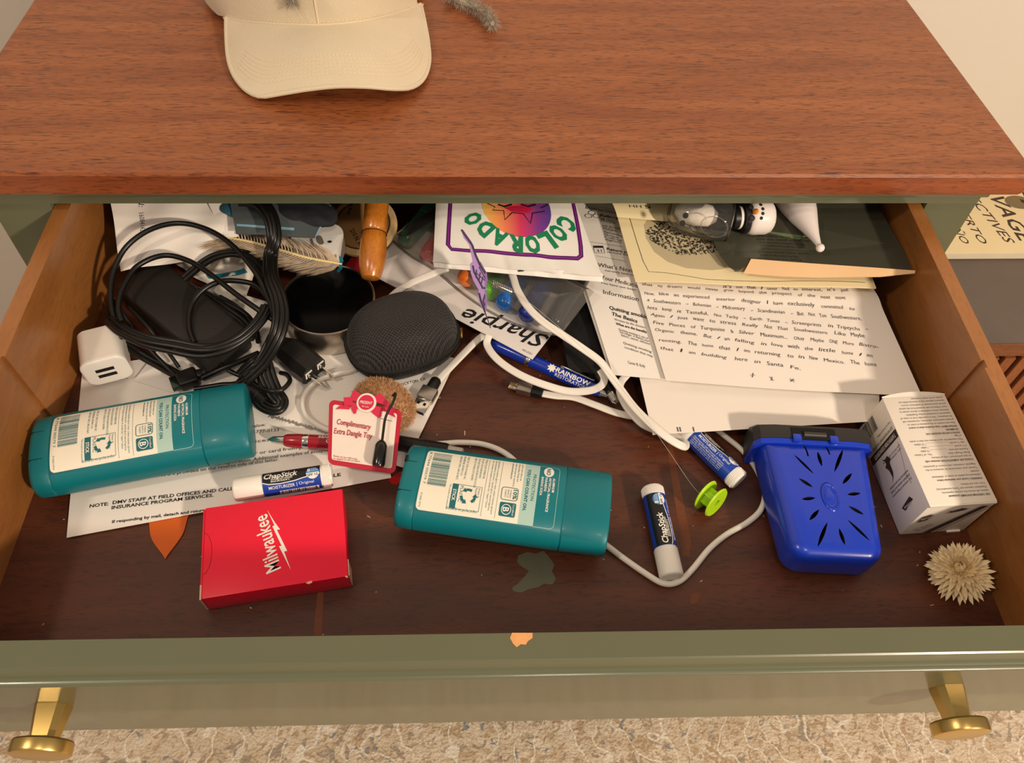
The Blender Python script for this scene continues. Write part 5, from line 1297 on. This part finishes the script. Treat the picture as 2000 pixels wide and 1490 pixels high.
# ================================================================== white cords
WCORD = mat("white_cord_rubber", (234, 228, 218), .4, var=.02)
t = thing("flat_charging_cable", "flat white charging cable looping over the clutter with metal plugs at both ends", "cable", at(1100, 740, 0))
SEC = (.0062, .0026)
segs = [([(855, 744, .0060), (875, 722, .0065), (902, 694, .0080), (928, 668, .0085), (950, 650, .0085)], (0, 0, 1)),
        ([(985, 505, .050), (1000, 535, .052), (1010, 565, .054), (1030, 598, .054), (1060, 628, .052), (1100, 655, .048), (1140, 682, .042), (1172, 706, .036), (1192, 733, .030), (1212, 760, .026), (1240, 797, .024), (1280, 836, .0235), (1315, 862, .0200), (1338, 872, .0150), (1334, 858, .0085), (1300, 845, .0060)], (0, -.4, 1)),
        ([(955, 655, .020), (951, 672, .0165), (964, 694, .016), (988, 715, .015), (1022, 735, .014), (1065, 752, .012), (1110, 764, .010), (1150, 763, .012), (1174, 753, .017), (1180, 738, .022), (1172, 722, .027)], (0, -.5, 1)),
        ([(1056, 768, .0045), (1085, 773, .0035), (1120, 776, .003), (1160, 790, .003), (1200, 805, .003), (1235, 813, .003), (1260, 812, .004)], (0, 0, 1)),
        ([(1226, 730, .0190), (1212, 748, .0165), (1212, 770, .0160), (1228, 800, .0145), (1252, 826, .0125), (1275, 838, .010)], (0, -.3, 1)),
        ([(754, 590, .0200), (774, 571, .0320), (805, 552, .0440), (845, 535, .0500), (875, 523, .0530)], (0, -.3, 1))]
for pts, up in segs: mb = MB(); mb.tube(pxpath(pts, 8), 0, 14, sec=SEC, up=up); build("cord", mb, WCORD, t, angle=70)
a, b = at(852, 742, .0062), at(807, 820, .0050); fr = flat_frame(a, b, .0056)
mb = MB(); mb.lathe(axis_frame(fr((0, 0, 0)), fr.ex), [(.0036, -.001), (.0046, .0005), (.0048, .0085), (.0044, .0098)], 20); up_ = build("usb_plug", mb, BLACK_PL, t)
mb = MB(); mb.box(fr, (.0095, -.0068, -.0042), (.0215, .0068, .0042), .0012); build("plug_shell", mb, mat("satin_aluminium", (186, 180, 172), .35, metal=1), up_)
mb = MB(); mb.box(fr, (.0215, -.0060, -.0024), (.0335, .0060, .0024), .0003); sh = build("usb_contact_shell", mb, CHROME, up_)
mb = MB(); [mb.box(fr, (.0250, s * .0026 - .0011, .0022), (.0275, s * .0026 + .0011, .00255)) for s in (-1, 1)]; build("shell_window", mb, DARK, up_, smooth=False)
mb = MB(); mb.box(fr, (.0325, -.0052, -.0017), (.0338, .0052, .0017)); build("shell_mouth", mb, DARK, up_, smooth=False)
a, b = at(1058, 768, .0045), at(979, 748, .0045); fr = flat_frame(a, b, .0045)
mb = MB(); mb.box(fr, (-.001, -.0042, -.0032), (.0085, .0042, .0032), .0013); lp = build("lightning_plug", mb, BLACK_PL, t)
mb = MB(); mb.box(fr, (.0083, -.0046, -.0036), (.0205, .0046, .0036), .0010); build("plug_shell", mb, mat("satin_aluminium_grey", (176, 168, 158), .35, metal=1), lp)
mb = MB(); mb.box(fr, (.0205, -.0034, -.0009), (.0275, .0034, .0009), .0007); tp_ = build("plug_tip", mb, CHROME, lp)
mb = MB(); [mb.box(fr, (.0232, -.0028 + i * .00085, .0008), (.0262, -.0023 + i * .00085, .0011)) for i in range(7)]; build("gold_contacts", mb, BRASS, lp, smooth=False)

t = thing("round_white_cord", "thin round white cord curving under the teal stick to the papers", "cable", at(1300, 1100, 0))
for pts in ([(720, 700, .006), (690, 722, .0060), (660, 730, .0062), (625, 742, .0062), (600, 763, .0062), (591, 790, .0062), (601, 815, .0062), (630, 835, .0062), (665, 845, .0055), (720, 855, .005), (790, 866, .0042), (850, 867, .0026), (900, 864, .0026), (945, 868, .0026), (985, 884, .0026), (1020, 915, .0026), (1080, 985, .0026), (1140, 1040, .0026), (1180, 1062, .0026), (1215, 1088, .0026), (1258, 1118, .0026), (1295, 1139, .0026), (1325, 1136, .0026), (1352, 1112, .0026), (1385, 1072, .0026), (1420, 1043, .0026), (1460, 1020, .0026), (1486, 995, .0026), (1494, 962, .0026), (1482, 925, .0026), (1455, 885, .0026), (1420, 855, .0026), (1385, 830, .0026), (1330, 800, .0026)],):
    mb = MB(); mb.tube(pxpath(pts, 7), .0022, 12); build("cord", mb, WCORD, t, angle=80)

# ================================================================== pens
def pen(name, label, tip, end, z0, z1, parts, cat="pen"):
    a, b = at(*tip, z0), at(*end, z1); f2 = axis_frame(a, b - a); t = thing(name, label, cat, (a + b) / 2 * A3(1, 1, 0))
    for nm_, prof, m_ in parts: mb = MB(); mb.lathe(f2, prof, 24); build(nm_, mb, m_, t)
    return t, f2, np.linalg.norm(b - a)


PB = mat("glossy_blue_barrel", (18, 50, 160), .25, coat=.4, var=.04)
t, f2, L_ = pen("ballpoint_pen", "glossy blue printed ballpoint pen under the flat white cable", (1200, 778), (918, 650), .0050, .0075, [
    ("tip", [(.0006, 0), (.0014, .003), (.0034, .010), (.0040, .012)], CHROME), ("barrel", [(.0040, .012), (.0052, .018), (.0056, .030), (.0056, .076)], PB),
    ("ring", [(.0056, .0755), (.0060, .076), (.0060, .079), (.0056, .0795)], CHROME), ("upper_barrel", [(.0056, .0795), (.0056, .105), (.0048, .110), (.0030, .112)], PB)])
up = nrm(np.cross(f2.ez, np.cross(A3(0, -.45, 1), f2.ez))); sd = np.cross(f2.ez, up)
f3 = Fr(f2.o, f2.ez, np.cross(up, f2.ez), up); mb = MB(); u2 = nrm(up * .65 - sd * 0.0 + np.cross(up, f2.ez) * -.9); f4 = Fr(f2.o, f2.ez, np.cross(u2, f2.ez), u2)
mb.box(f4, (.0200, -.0016, .0066), (.0500, .0016, .0078), .0005); mb.box(f4, (.0470, -.0016, .0045), (.0500, .0016, .0070)); build("clip", mb, CHROME, t)
S = Surf(lambda x, y: f3((.065 - x, -.0057 * math.sin(y / .0057), .0057 * math.cos(y / .0057))), .05, .01, step=(None, .001)); mb = MB()
S.text(mb, "RAINBOW", (.0130, -.0012), width=.0300, h=.0042, bold=.02); S.text(mb, "RESTORATION", (.0135, -.0048), width=.0280, h=.0028); S.poly(mb, [(.009 + (.0042 if i % 2 == 0 else .0024) * math.cos(i * math.pi / 8), .0004 + (.0042 if i % 2 == 0 else .0024) * math.sin(i * math.pi / 8)) for i in range(16)]); build("lettering", mb, WHINK, t, smooth=False)

RB = mat("metallic_red_barrel", (150, 16, 34), .25, coat=.4, var=.05)
t, f2, L_ = pen("ballpoint_pen", "red printed ballpoint pen half under the gift tag", (525, 858), (780, 872), .0095, .0095, [
    ("tip", [(.0008, 0), (.0026, .003), (.0032, .010), (.0042, .014)], CHROME), ("grip", [(.0042, .012), (.0050, .014), (.0056, .022), (.0056, .026)], RB), ("ring", [(.0056, .026), (.0058, .0265), (.0058, .030), (.0056, .0305)], CHROME), ("barrel", [(.0056, .0305), (.0056, .085), (.004, .090)], RB)])
S = Surf(lambda x, y: f2.o + f2.ez * (.066 - x) + .0057 * (math.sin(y / .0057) * A3(0, -1, 0) + math.cos(y / .0057) * A3(0, 0, 1)), .05, .01, step=(None, .001)); mb = MB()
S.text(mb, "UNITED", (.0080, .0008), width=.014, h=.0024, bold=.02); S.text(mb, "ABRASIVES", (.0080, -.0026), width=.020, h=.0022, bold=.02); build("lettering", mb, WHINK, t, smooth=False)
pen("marker_pen", "plain black marker pen beside the gift tag, partly under the teal stick", (905, 886), (735, 858), .0062, .0062, [("nib_end", [(.0030, 0), (.0042, .001), (.0046, .012)], mat("clear_grey_plastic", (190, 180, 168), .3)), ("barrel", [(.0055, .012), (.0060, .014), (.0060, .062), (.0050, .065)], BLACK_PL)])
pen("chrome_pen", "dark pen with shiny chrome end under the flat white cable", (1206, 788), (1120, 660), .0050, .0080, [("end_cap", [(.0020, 0), (.0042, .002), (.0046, .010)], CHROME), ("barrel", [(.0050, .010), (.0054, .012), (.0054, .066), (.0046, .070)], BLACK_PL)], "pen")

# black pouch under the papers
t0 = bil(at(1110, 720, .0110), at(1215, 742, .012), at(1230, 560, .018), at(1075, 540, .018), bump=lambda u, v: .004 * math.sin(math.pi * u) * math.sin(math.pi * v) + .0008 * math.sin(20 * u + 14 * v))
tag(sheet("fabric_pouch", t0, mat("black_woven_fabric", (18, 17, 18), .85, bump=(300, .4)), 24, 24, thick=.006), "black fabric pouch tucked under the printed instructions", "pouch")

# ================================================================== gift tag, plush and dangle
FUR = mat("tan_plush_fur", (196, 150, 104), .9, var=.18, scale=300, sheen=.3)
c0 = at(750, 790, .016); fr = flat_frame(c0, at(800, 830, .016)); t = thing("plush_toy", "fuzzy tan plush toy behind the gift tag", "toy", A3(c0[0], c0[1], .004))
rx, ry, rz = .0250, .0185, .0125
mb = MB(); mb.ball(fr, rx, ry, rz, 28, 16); build("body", mb, FUR, t)


def fur(name, fn, n, ln, w, mt, parent, seed=1, droop=.3):
    rnd = random.Random(seed); V = []; F = []
    for k in range(n):
        p, nr = fn(rnd); d = nrm(nr + A3(*[rnd.gauss(0, .35) for _ in range(3)])); l = ln * rnd.uniform(.6, 1.2); s_ = nrm(np.cross(d, A3(rnd.gauss(0, 1), rnd.gauss(0, 1), rnd.gauss(0, 1)))) * w
        q = p + d * l * .55; e = p + d * l + A3(0, 0, -droop * l * .5); b = len(V); V += [p - s_, p + s_, q + s_ * .8, q - s_ * .8, e]; F += [(b, b + 1, b + 2, b + 3), (b + 3, b + 2, b + 4)]
    mb = MB(); mb.add(V, F); o = build(name, mb, mt, parent, smooth=False); o['kind'] = 'stuff'; return o


def on_ball(rnd):
    a, z = rnd.uniform(0, 6.283), rnd.uniform(-.25, 1); c_ = math.sqrt(1 - z * z); d = A3(c_ * math.cos(a), c_ * math.sin(a), z)
    return fr(d * A3(rx, ry, rz)), nrm((d / A3(rx, ry, rz)) @ fr.M)


fur("fur", on_ball, 4200, .0042, .00022, FUR, t, 3)
TG = bil(at(640, 906, .0180), at(772, 926, .0175), at(785, 800, .0330), at(643, 780, .0320), bump=lambda u, v: .001 * math.sin(3 * u), step=None)
TR_ = mat("crimson_card", (190, 26, 54), .4); TW = mat("cream_card", (240, 226, 214), .45, var=.02); BOW = mat("pink_red_ribbon", (214, 40, 78), .35, coat=.2)
t = thing("gift_tag", "red bordered complimentary gift tag with printed bow leaning on the plush toy", "tag", at(710, 880, 0))
mb = MB(); pts = rrect(0, 0, TG.W, TG.H, .0045); P_ = [TG.fn(*p) for p in pts]; N_ = nrm(np.cross(TG.fn(.01, 0) - TG.fn(0, 0), TG.fn(0, .01) - TG.fn(0, 0))); n_ = len(P_)
mb.add(P_ + [p - N_ * .0008 for p in P_], [tuple(range(n_)), tuple(range(n_, 2 * n_))[::-1]] + [(i, (i + 1) % n_, n_ + (i + 1) % n_, n_ + i) for i in range(n_)]); build("card", mb, TR_, t, smooth=False)
mb = MB(); TG.poly(mb, rrect(.0030, .0035, TG.W - .0030, TG.H - .0035, .002), 2); build("panel", mb, TW, t, smooth=False)
mb = MB(); c7 = lambda x, y: (400 + x / 3.724, 700 + y / 3.724)
TG.text(mb, "Complimentary", c7(960, 478), c7(1208, 520), .0042, pix=True, shear=.25, bold=.012, k=3); TG.text(mb, "Extra Dangle Toy", c7(938, 545), c7(1218, 585), .0042, pix=True, shear=.25, bold=.012, k=3)
TG.text(mb, "Bonus cat toy refill inside", c7(938, 715), c7(1110, 740), .0014, pix=True, k=3); TG.text(mb, "for delightful fun with our options", c7(938, 735), c7(1130, 756), .0014, pix=True, k=3); build("lettering", mb, mat("crimson_ink", (176, 34, 58), .5), t, smooth=False)
for pts in ([(1010, 285), (1080, 282), (1072, 345), (1018, 348)], [(1085, 232), (1150, 270), (1130, 320), (1052, 300)], [(1062, 318), (1118, 330), (1100, 400), (1085, 405), (1068, 370)], [(1275, 255), (1340, 320), (1340, 355), (1240, 318), (1230, 280)], [(1235, 345), (1290, 360), (1285, 420), (1260, 432), (1215, 395)], [(1300, 345), (1390, 380), (1375, 400), (1390, 432), (1330, 405)], [(955, 372), (985, 345), (1060, 350), (1050, 372), (980, 368)]):
    mb = MB(); P_ = [TG.fn(*TG.xy(*c7(*p))) + N_ * .0010 for p in pts]; n_ = len(P_); mb.add(P_ + [p - N_ * .0009 for p in P_], [tuple(range(n_)), tuple(range(n_, 2 * n_))[::-1]] + [(i, (i + 1) % n_, n_ + (i + 1) % n_, n_ + i) for i in range(n_)]); build("bow_ribbon", mb, BOW, t, smooth=False)
q = TG.xy(*c7(1178, 325)); ctr = TG.fn(*q); f2 = Fr(ctr + N_ * .0012, nrm(TG.fn(.01, 0) - TG.fn(0, 0)), nrm(np.cross(N_, nrm(TG.fn(.01, 0) - TG.fn(0, 0)))), N_)
mb = MB(); mb.lathe(f2, [(.0074, -.0008), (.0074, .0003), (.0072, .0005)], 36); bd = build("badge", mb, TW, t)
mb = MB(); mb.lathe(f2, [(.0058, .0004), (.0058, .0007)], 36); build("badge_centre", mb, BOW, bd)
SB = Surf(lambda x, y: f2((x, y, .0007)), .01, .01); mb = MB(); SB.text(mb, "PRESENT", (0, -.0012), width=.0095, h=.0022, mid=True, shear=.2, bold=.01); SB.text(mb, "for you", (0, -.0038), width=.005, h=.0014, mid=True); build("lettering", mb, WHINK, bd, smooth=False)
t = thing("dangle_toy", "small black dangle toy with wire hook hanging over the gift tag", "toy", at(746, 890, .02))
mb = MB(); P_ = [TG.fn(*TG.xy(*c7(*p))) + N_ * k for p, k in (((1375, 288), .005), ((1395, 272), .006), ((1398, 290), .0065), ((1380, 340), .0065), ((1345, 400), .006), ((1320, 460), .005), ((1310, 530), .005), ((1300, 610), .005))]; mb.tube(spline(P_, 6), .0010, 8); build("hook_wire", mb, BLACK_PL, t)
a_, b_ = [TG.fn(*TG.xy(*c7(*p))) + N_ * .0052 for p in ((1298, 612), (1272, 795))]; mb = MB(); mb.lathe(axis_frame(a_, b_ - a_), [(.0016, -.0005), (.0034, .0012), (.0045, .0035), (.0048, np.linalg.norm(b_ - a_) - .002), (.0042, np.linalg.norm(b_ - a_))], 14); build("bead_body", mb, mat("glossy_black_bead", (14, 14, 14), .2, coat=.4), t)
mb = MB(); P_ = [TG.fn(*TG.xy(*c7(*p))) + N_ * .0005 for p in ((1265, 432), (1310, 445), (1365, 458))]; mb.tube(spline(P_, 3), .0003, 5); build("staple", mb, STEEL, t)

# ================================================================== back left: mailer, envelope, bags, feather ...
EN = bil(at(236, 530, .0330), at(432, 500, .0400), at(452, 384, .066), at(214, 384, .064), bump=lambda u, v: .0022 * math.sin(5 * u + 6 * v) + .0015 * math.sin(11 * u - 5 * v), step=.008)
t = thing("crumpled_envelope", "crumpled white envelope with printed number standing in the back corner", "envelope", at(320, 470, 0)); sheet("paper", EN, PAPER, 34, 24, parent=t)
mb = MB(); EN.text(mb, "N:", (270, 388), (271, 404), .0046, pix=True); EN.text(mb, "1608414226", (271, 416), (274, 461), .0044, pix=True); build("lettering", mb, INK, t, smooth=False)
EN2 = bil(at(440, 465, .050), at(466, 462, .050), at(455, 384, .066), at(400, 384, .066)); sheet("flap", EN2, PAPER, 6, 6, parent=t)
MP = mat("white_poly_film", (228, 220, 208), .35, var=.05, bump=(60, .8))
MA = bil(at(335, 505, .0120), at(476, 614, .0070), at(497, 478, .0300), at(400, 468, .0350), bump=lambda u, v: .003 * math.sin(9 * u + 4 * v) + .002 * math.sin(23 * u - 9 * v), step=.008)
t = thing("plastic_mailer", "crumpled white plastic wrapper with a teal stripe behind the black cords", "wrapper", at(400, 540, 0)); sheet("film", MA, MP, 40, 24, parent=t)
mb = MB(); MA.line(mb, [MA.xy(*p) for p in ((405, 540), (430, 538), (460, 534), (480, 528))], .0035, 4); build("stripe", mb, mat("teal_stripe_print", (18, 116, 134), .4), t, smooth=False)
ZB = bil(at(461, 456, .0600), at(614, 464, .0620), at(650, 384, .0700), at(447, 384, .0700), bump=lambda u, v: .004 * math.sin(math.pi * u) * math.sin(math.pi * v), step=.01)
t = thing("zip_bag", "clear zip bag holding dark blue fabric in the back of the drawer", "bag", at(540, 430, 0)); sheet("film", ZB, clear_mat("smoky_clear_film", (168, 182, 186), .22, .7, .1), 24, 12, parent=t)
ZB2 = bil(at(461, 457, .0530), at(614, 465, .0550), at(650, 384, .0560), at(447, 384, .0560)); sheet("back_film", ZB2, mat("grey_film", (96, 100, 98), .4, bump=(50, .4)), 12, 8, parent=t)
mb = MB(); ZB.line(mb, [ZB.xy(*p) for p in ((463, 440), (520, 444), (575, 448))], .0022, 4); build("zip_strip", mb, mat("pale_blue_zip", (120, 168, 188), .35), t, smooth=False)
mb = MB(); ZB.line(mb, [ZB.xy(*p) for p in ((645, 402), (632, 432), (617, 462))], .0014, 4); build("edge_seam", mb, mat("pale_blue_seam", (140, 176, 196), .35), t, smooth=False)
c0 = at(592, 408, .064); mb = MB(); mb.ball(Fr(c0), .030, .019, .008, 56, 32)
V = np.array(mb.v); dx = V - c0; k = .0009 * np.sin(dx[:, 0] * 240 + dx[:, 1] * 180) + .0004 * np.sin(dx[:, 1] * 420); V[:, 2] += k; V[:, 1] -= .35 * np.maximum(dx[:, 0], 0); mb.v = [tuple(p) for p in V]
build("fabric", mb, mat("dark_navy_fabric", (28, 32, 38), .8, bump=(200, .4)), t)
mb = MB(); mb.ball(Fr(at(500, 405, .062)), .030, .014, .005, 24, 12); build("blue_cloth", mb, mat("blue_cloth", (52, 104, 128), .7, bump=(150, .4)), t)

# white plastic gadget
fr = flat_frame(at(570, 492, .040), at(660, 505, .040), .030); t = thing("white_gadget", "rounded white plastic hook gadget behind the feather", "gadget", fr((.02, .02, 0)))
mb = MB(); mb.prism(fr, rrect(-.002, -.006, .0400, .032, .014, 10), 0, .0180); build("shell", mb, WHITE_PL, t, angle=50)
SG = Surf(lambda x, y: fr((x, y, .0180)), .04, .03); mb = MB(); SG.pxpoly(mb, [(605, 467), (610, 466), (617, 490), (612, 491)], 2); SG.pxpoly(mb, [(617, 463), (621, 460), (627, 461), (630, 466), (633, 474), (630, 478), (624, 478), (619, 473)], 2); build("cutout", mb, mat("grey_recess", (118, 112, 102), .6), t, smooth=False)
mb = MB(); SG.pxpoly(mb, [(640, 471), (646, 470), (649, 472), (645, 475), (640, 474)], 2); build("slot", mb, DARK, t, smooth=False)

# round coaster
c0 = at(708, 440, .036); nn = nrm(A3(-.10, -.25, 1)); fr = axis_frame(c0, nn, (0, 1, 0)); t = thing("coaster", "round tan coaster with dark ring print under the wooden handle", "coaster", A3(c0[0], c0[1], .02))
mb = MB(); mb.lathe(fr, [(.0295, -.004), (.0305, -.003), (.0305, 0), (.0298, .0006), (.0285, .0008)], 48); build("disc", mb, mat("cream_cork", (206, 176, 124), .9, var=.15, scale=200, bump=(400, .5)), t)
mb = MB(); mb.lathe(fr, [(.0235, .0007), (.0235, .0010), (.0005, .0010)], 44); build("face", mb, mat("tan_print", (158, 118, 66), .7), t)
mb = MB(); mb.lathe(fr, [(.0240, .0007), (.0250, .0012), (.0236, .0012)], 44, cap=False); build("ring_print", mb, mat("brown_ring", (72, 48, 26), .7), t)
SC = Surf(lambda x, y: fr((x, y, .0010)), .01, .01); mb = MB(); SC.text(mb, "210 N. Main", (683, 450), (706, 490), .0040, pix=True, bold=.02); SC.text(mb, "Santa Fe", (682, 420), (690, 398), .0034, pix=True, bold=.02); build("lettering", mb, INK, t, smooth=False)

# wooden handle
a, b = at(724, 540, .0440), at(737, 385, .0720); f2 = axis_frame(a, b - a); WH = wood_mat("amber_handle_wood", (176, 98, 26), (214, 138, 48), (140, 74, 20), 1, .2, .6, 3, .4, stretch=5)
t = thing("wooden_tool", "glossy amber wooden tool handle pointing out of the back", "tool", A3(a[0], a[1], .03))
mb = MB(); mb.lathe(f2, [(.0002, -.0022), (.0050, -.0022), (.0072, -.0014), (.0088, .002), (.0104, .010), (.0112, .020), (.0110, .030), (.0100, .0375), (.0096, .0380), (.0098, .0385), (.0096, .0395), (.0099, .0400), (.0098, .050), (.0100, .07), (.0098, .10)], 36); build("grip", mb, WH, t)
mb = MB(); mb.lathe(f2, [(.0108, .0372), (.0102, .0378), (.0099, .0384)], 36, cap=False); build("groove", mb, mat("dark_wood_groove", (110, 58, 18), .5), t)

# feather
t = thing("feather", "pale tan feather with a teal tip lying across the back", "feather", at(560, 490, 0))
RA = pxpath([(425, 462, .0480), (480, 470, .0500), (540, 486, .0510), (600, 503, .0500), (648, 512, .0480), (668, 516, .0460)], 10)
mb = MB(); mb.tube(RA, .0012, 8, taper=lambda s: 1 - .6 * abs(s - .5)); build("shaft", mb, mat("feather_quill", (236, 214, 150), .5), t)
FE = mat("feather_barb", (206, 184, 156), .8, var=.2, scale=200); FB = mat("feather_barb_dark", (124, 106, 92), .8, var=.2, scale=200); TE = mat("teal_feather_tip", (20, 120, 146), .7, var=.2)


def barbs(name, s0, s1, n, ln, mt, seed, sides=(-1, 1), w=.0004, back=.7):
    rnd = random.Random(seed); V = []; F = []; T = np.gradient(RA, axis=0)
    for k in range(n):
        s = rnd.uniform(s0, s1); i = int(s * (len(RA) - 1)); p = RA[i]; tt = nrm(T[i]); sd = nrm(np.cross((0, 0, 1), tt)); sg = rnd.choice(sides); l = ln * rnd.uniform(.6, 1.1)
        d = nrm(sd * sg + tt * -back + A3(0, 0, rnd.uniform(-.25, .12))); q = p + d * l * .5; e = p + d * l + tt * -l * .35; x = nrm(np.cross(d, (0, 0, 1))) * w; b = len(V)
        V += [p - x, p + x, q + x * .8, q - x * .8, e]; F += [(b, b + 1, b + 2, b + 3), (b + 3, b + 2, b + 4)]
    mb = MB(); mb.add(V, F); o = build(name, mb, mt, t, smooth=False); o['kind'] = 'stuff'


barbs("barbs", .05, .93, 1800, .019, FE, 1, w=.0006); barbs("dark_barbs", .2, .85, 330, .022, FB, 2, (1,)); barbs("tip_barbs", .93, 1, 160, .009, TE, 3, back=-.2); barbs("lower_teal_barbs", .5, .9, 60, .020, TE, 4, (-1,), back=.9)

# small red packet
pk = bil(at(668, 527, .0190), at(712, 532, .0190), at(722, 498, .022), at(690, 498, .022)); mb = MB(); mb.grid(lambda u, v: pk.fn(u * pk.W, v * pk.H), 4, 4, .006); o = build("red_packet", mb, mat("dark_red_foil", (140, 20, 28), .35, bump=(80, .4)), smooth=False); tag(o, "small dark red packet corner beside the wooden handle", "packet")

# ================================================================== cap and fuzzy tails on the dresser top
CAPM = mat("beige_cotton_twill", (222, 208, 180), .8, var=.04, bump=(700, .35), scale=40, sheen=.2); STI = mat("cream_thread", (236, 220, 188), .7)
cap = thing("baseball_cap", "beige cotton baseball cap lying on the dresser top", "cap", TC @ atc(640, 60, ZT)); cap.rotation_euler = TCM.to_euler(); BASE[cap.name] = atc(640, 60, ZT)


def resample(P, n):
    P = np.asarray(P); d = np.concatenate([[0], np.cumsum(np.linalg.norm(np.diff(P, axis=0), axis=1))]); s = np.linspace(0, d[-1], n)
    return np.stack([np.interp(s, d, P[:, i]) for i in range(3)], 1)


outer = [(441, 34, .1545), (442, 75, .1510), (446, 115, .1490), (458, 148, .1485), (480, 174, .1490), (508, 186, .1505), (545, 181, .1545), (600, 172, .160), (660, 166, .1635), (720, 167, .163), (770, 171, .158), (805, 168, .152), (828, 150, .1495), (838, 118, .149), (836, 80, .1495), (829, 40, .152), (822, 8, .1555)]
seam = [(441, 34, .1560), (470, 40, .160), (520, 45, .167), (580, 48, .173), (640, 48, .176), (700, 42, .176), (750, 32, .171), (790, 20, .164), (822, 8, .157)]
outer = [(a, b, c + .0022) for a, b, c in outer]; NO = 60; O_ = resample(spline([atc(*p) for p in outer], 8), NO); I_ = resample(spline([atc(*p) for p in seam], 8), NO)
brim = lambda u, v: (lambda i, f: ((O_[i] * (1 - f) + O_[min(i + 1, NO - 1)] * f) * (1 - v) + (I_[i] * (1 - f) + I_[min(i + 1, NO - 1)] * f) * v) + A3(0, 0, .004 * math.sin(math.pi * v) * math.sin(math.pi * u)))(int(u * (NO - 1)) if u < 1 else NO - 1, (u * (NO - 1)) % 1 if u < 1 else 0)
mb = MB(); mb.grid(brim, 59, 14, .0028); build("brim", mb, CAPM, cap)
mb = MB()
for v in (.14, .19, .24, .29, .34, .40):
    for k in range(22, 78):
        u = k / 100; a, b = brim(u, v), brim(u + .0062, v); mb.tube([a + A3(0, 0, .0003), (a + b) / 2 + A3(0, 0, .0005), b + A3(0, 0, .0003)], .00022, 4)
o = build("stitching", mb, STI, cap, smooth=False); o['kind'] = 'stuff'
mb = MB(); ed = [O_[i] + A3(0, 0, -.0010) for i in range(NO)]; mb.tube(ed, .0019, 8); build("brim_piping", mb, CAPM, cap)
# crown: base ring follows the seam in front and a half oval behind
Lf, Rt = I_[0], I_[-1]; cen = (Lf + Rt) / 2 + A3(0, .085, 0); ring = list(I_[::3])
bk_ = [cen + A3(math.cos(a) * .092, math.sin(a) * .100 + .0, 0) for a in np.linspace(-.62, math.pi + .25, 30)]
ring = [A3(p[0], p[1], ZT + .012 + (p[2] - ZT - .012) * 1) for p in ring] + [A3(p[0], p[1], ZT + .004) for p in bk_] + [A3(*(atc(u, v, ZT + .008)[:2]), ZT + .006) for u, v in ((392, -14), (402, 2), (412, 14), (424, 25))]
rings = []
for s in np.linspace(0, math.pi / 2, 14):
    k = max(math.cos(s) ** .55, .02); bul = 1 + .05 * math.sin(min(s * 3, math.pi)); rings.append([cen + (p - cen) * A3(k * bul, k * bul, 0) + A3(0, 0, (p[2] - cen[2]) * math.cos(s) + .105 * math.sin(s)) for p in ring])
mb = MB(); mb.loft(rings); build("crown", mb, CAPM, cap)
mb = MB(); mb.tube(spline([r_[9] for r_ in rings[:10]], 3), .0008, 6); build("crown_seam", mb, STI, cap)
mb = MB(); sg = [p + A3(0, -.0012, .0028) for p in I_]
for i in range(1, NO - 2): 
    if i % 1 == 0: mb.tube([sg[i], sg[i] * .45 + sg[i + 1] * .55], .0003, 4)
o = build("crown_stitching", mb, STI, cap, smooth=False); o['kind'] = 'stuff'
mb = MB(); mb.tube([p + A3(0, -.0004, .0004) for p in I_], .0012, 8); build("seam_band", mb, CAPM, cap)
GF = mat("grey_fuzzy_fibre", (176, 166, 150), .9, var=.25, scale=300)


def tail(label, pts, r, n, ln, seed, nm="fuzzy_tail"):
    P = spline([atc(*p) for p in pts], 8); t = thing(nm, label, "cat toy", TC @ A3(P[-1][0], P[-1][1], ZT)); t.rotation_euler = TCM.to_euler(); BASE[t.name] = A3(P[-1][0], P[-1][1], ZT)
    mb = MB(); mb.tube(P, r, 10, taper=lambda s: 1 - .5 * s); build("core", mb, GF, t); T_ = np.gradient(P, axis=0)

    def fn(rnd):
        i = rnd.randrange(len(P)); a = rnd.uniform(0, 6.28); tt = nrm(T_[i]); s_ = nrm(np.cross(tt, (0, 0, 1))); u_ = np.cross(s_, tt); d = s_ * math.cos(a) + u_ * math.sin(a); return P[i] + d * r * .7, nrm(d + tt * .9)
    fur("fur", fn, n, ln, .00016, GF, t, seed, .2)


tail("grey fuzzy tail lying on the dresser top beside the cap", [(872, -14, .1530), (900, 2, .1530), (930, 14, .1530), (952, 30, .1530), (962, 46, .1528)], .0042, 1500, .0075, 5)
tail("grey fuzzy tuft hanging over the cap crown", [(540, -60, .2330), (552, -38, .2220), (562, -20, .2100), (567, -6, .1990), (570, 5, .1940)], .0032, 900, .008, 6, "fuzzy_tuft")
# ================================================================== small print stays joined
for o in bpy.data.objects:
    n = o.name.split('.')[0]
    if o.parent and n in ("lettering", "bold_lettering", "print", "handwriting", "drawing", "slit", "grip_ring", "zip_teeth", "wing_veins", "gold_contacts", "stamens", "contact", "printed_bar", "outline_drawing", "embossed_lettering"): o['kind'] = 'stuff'
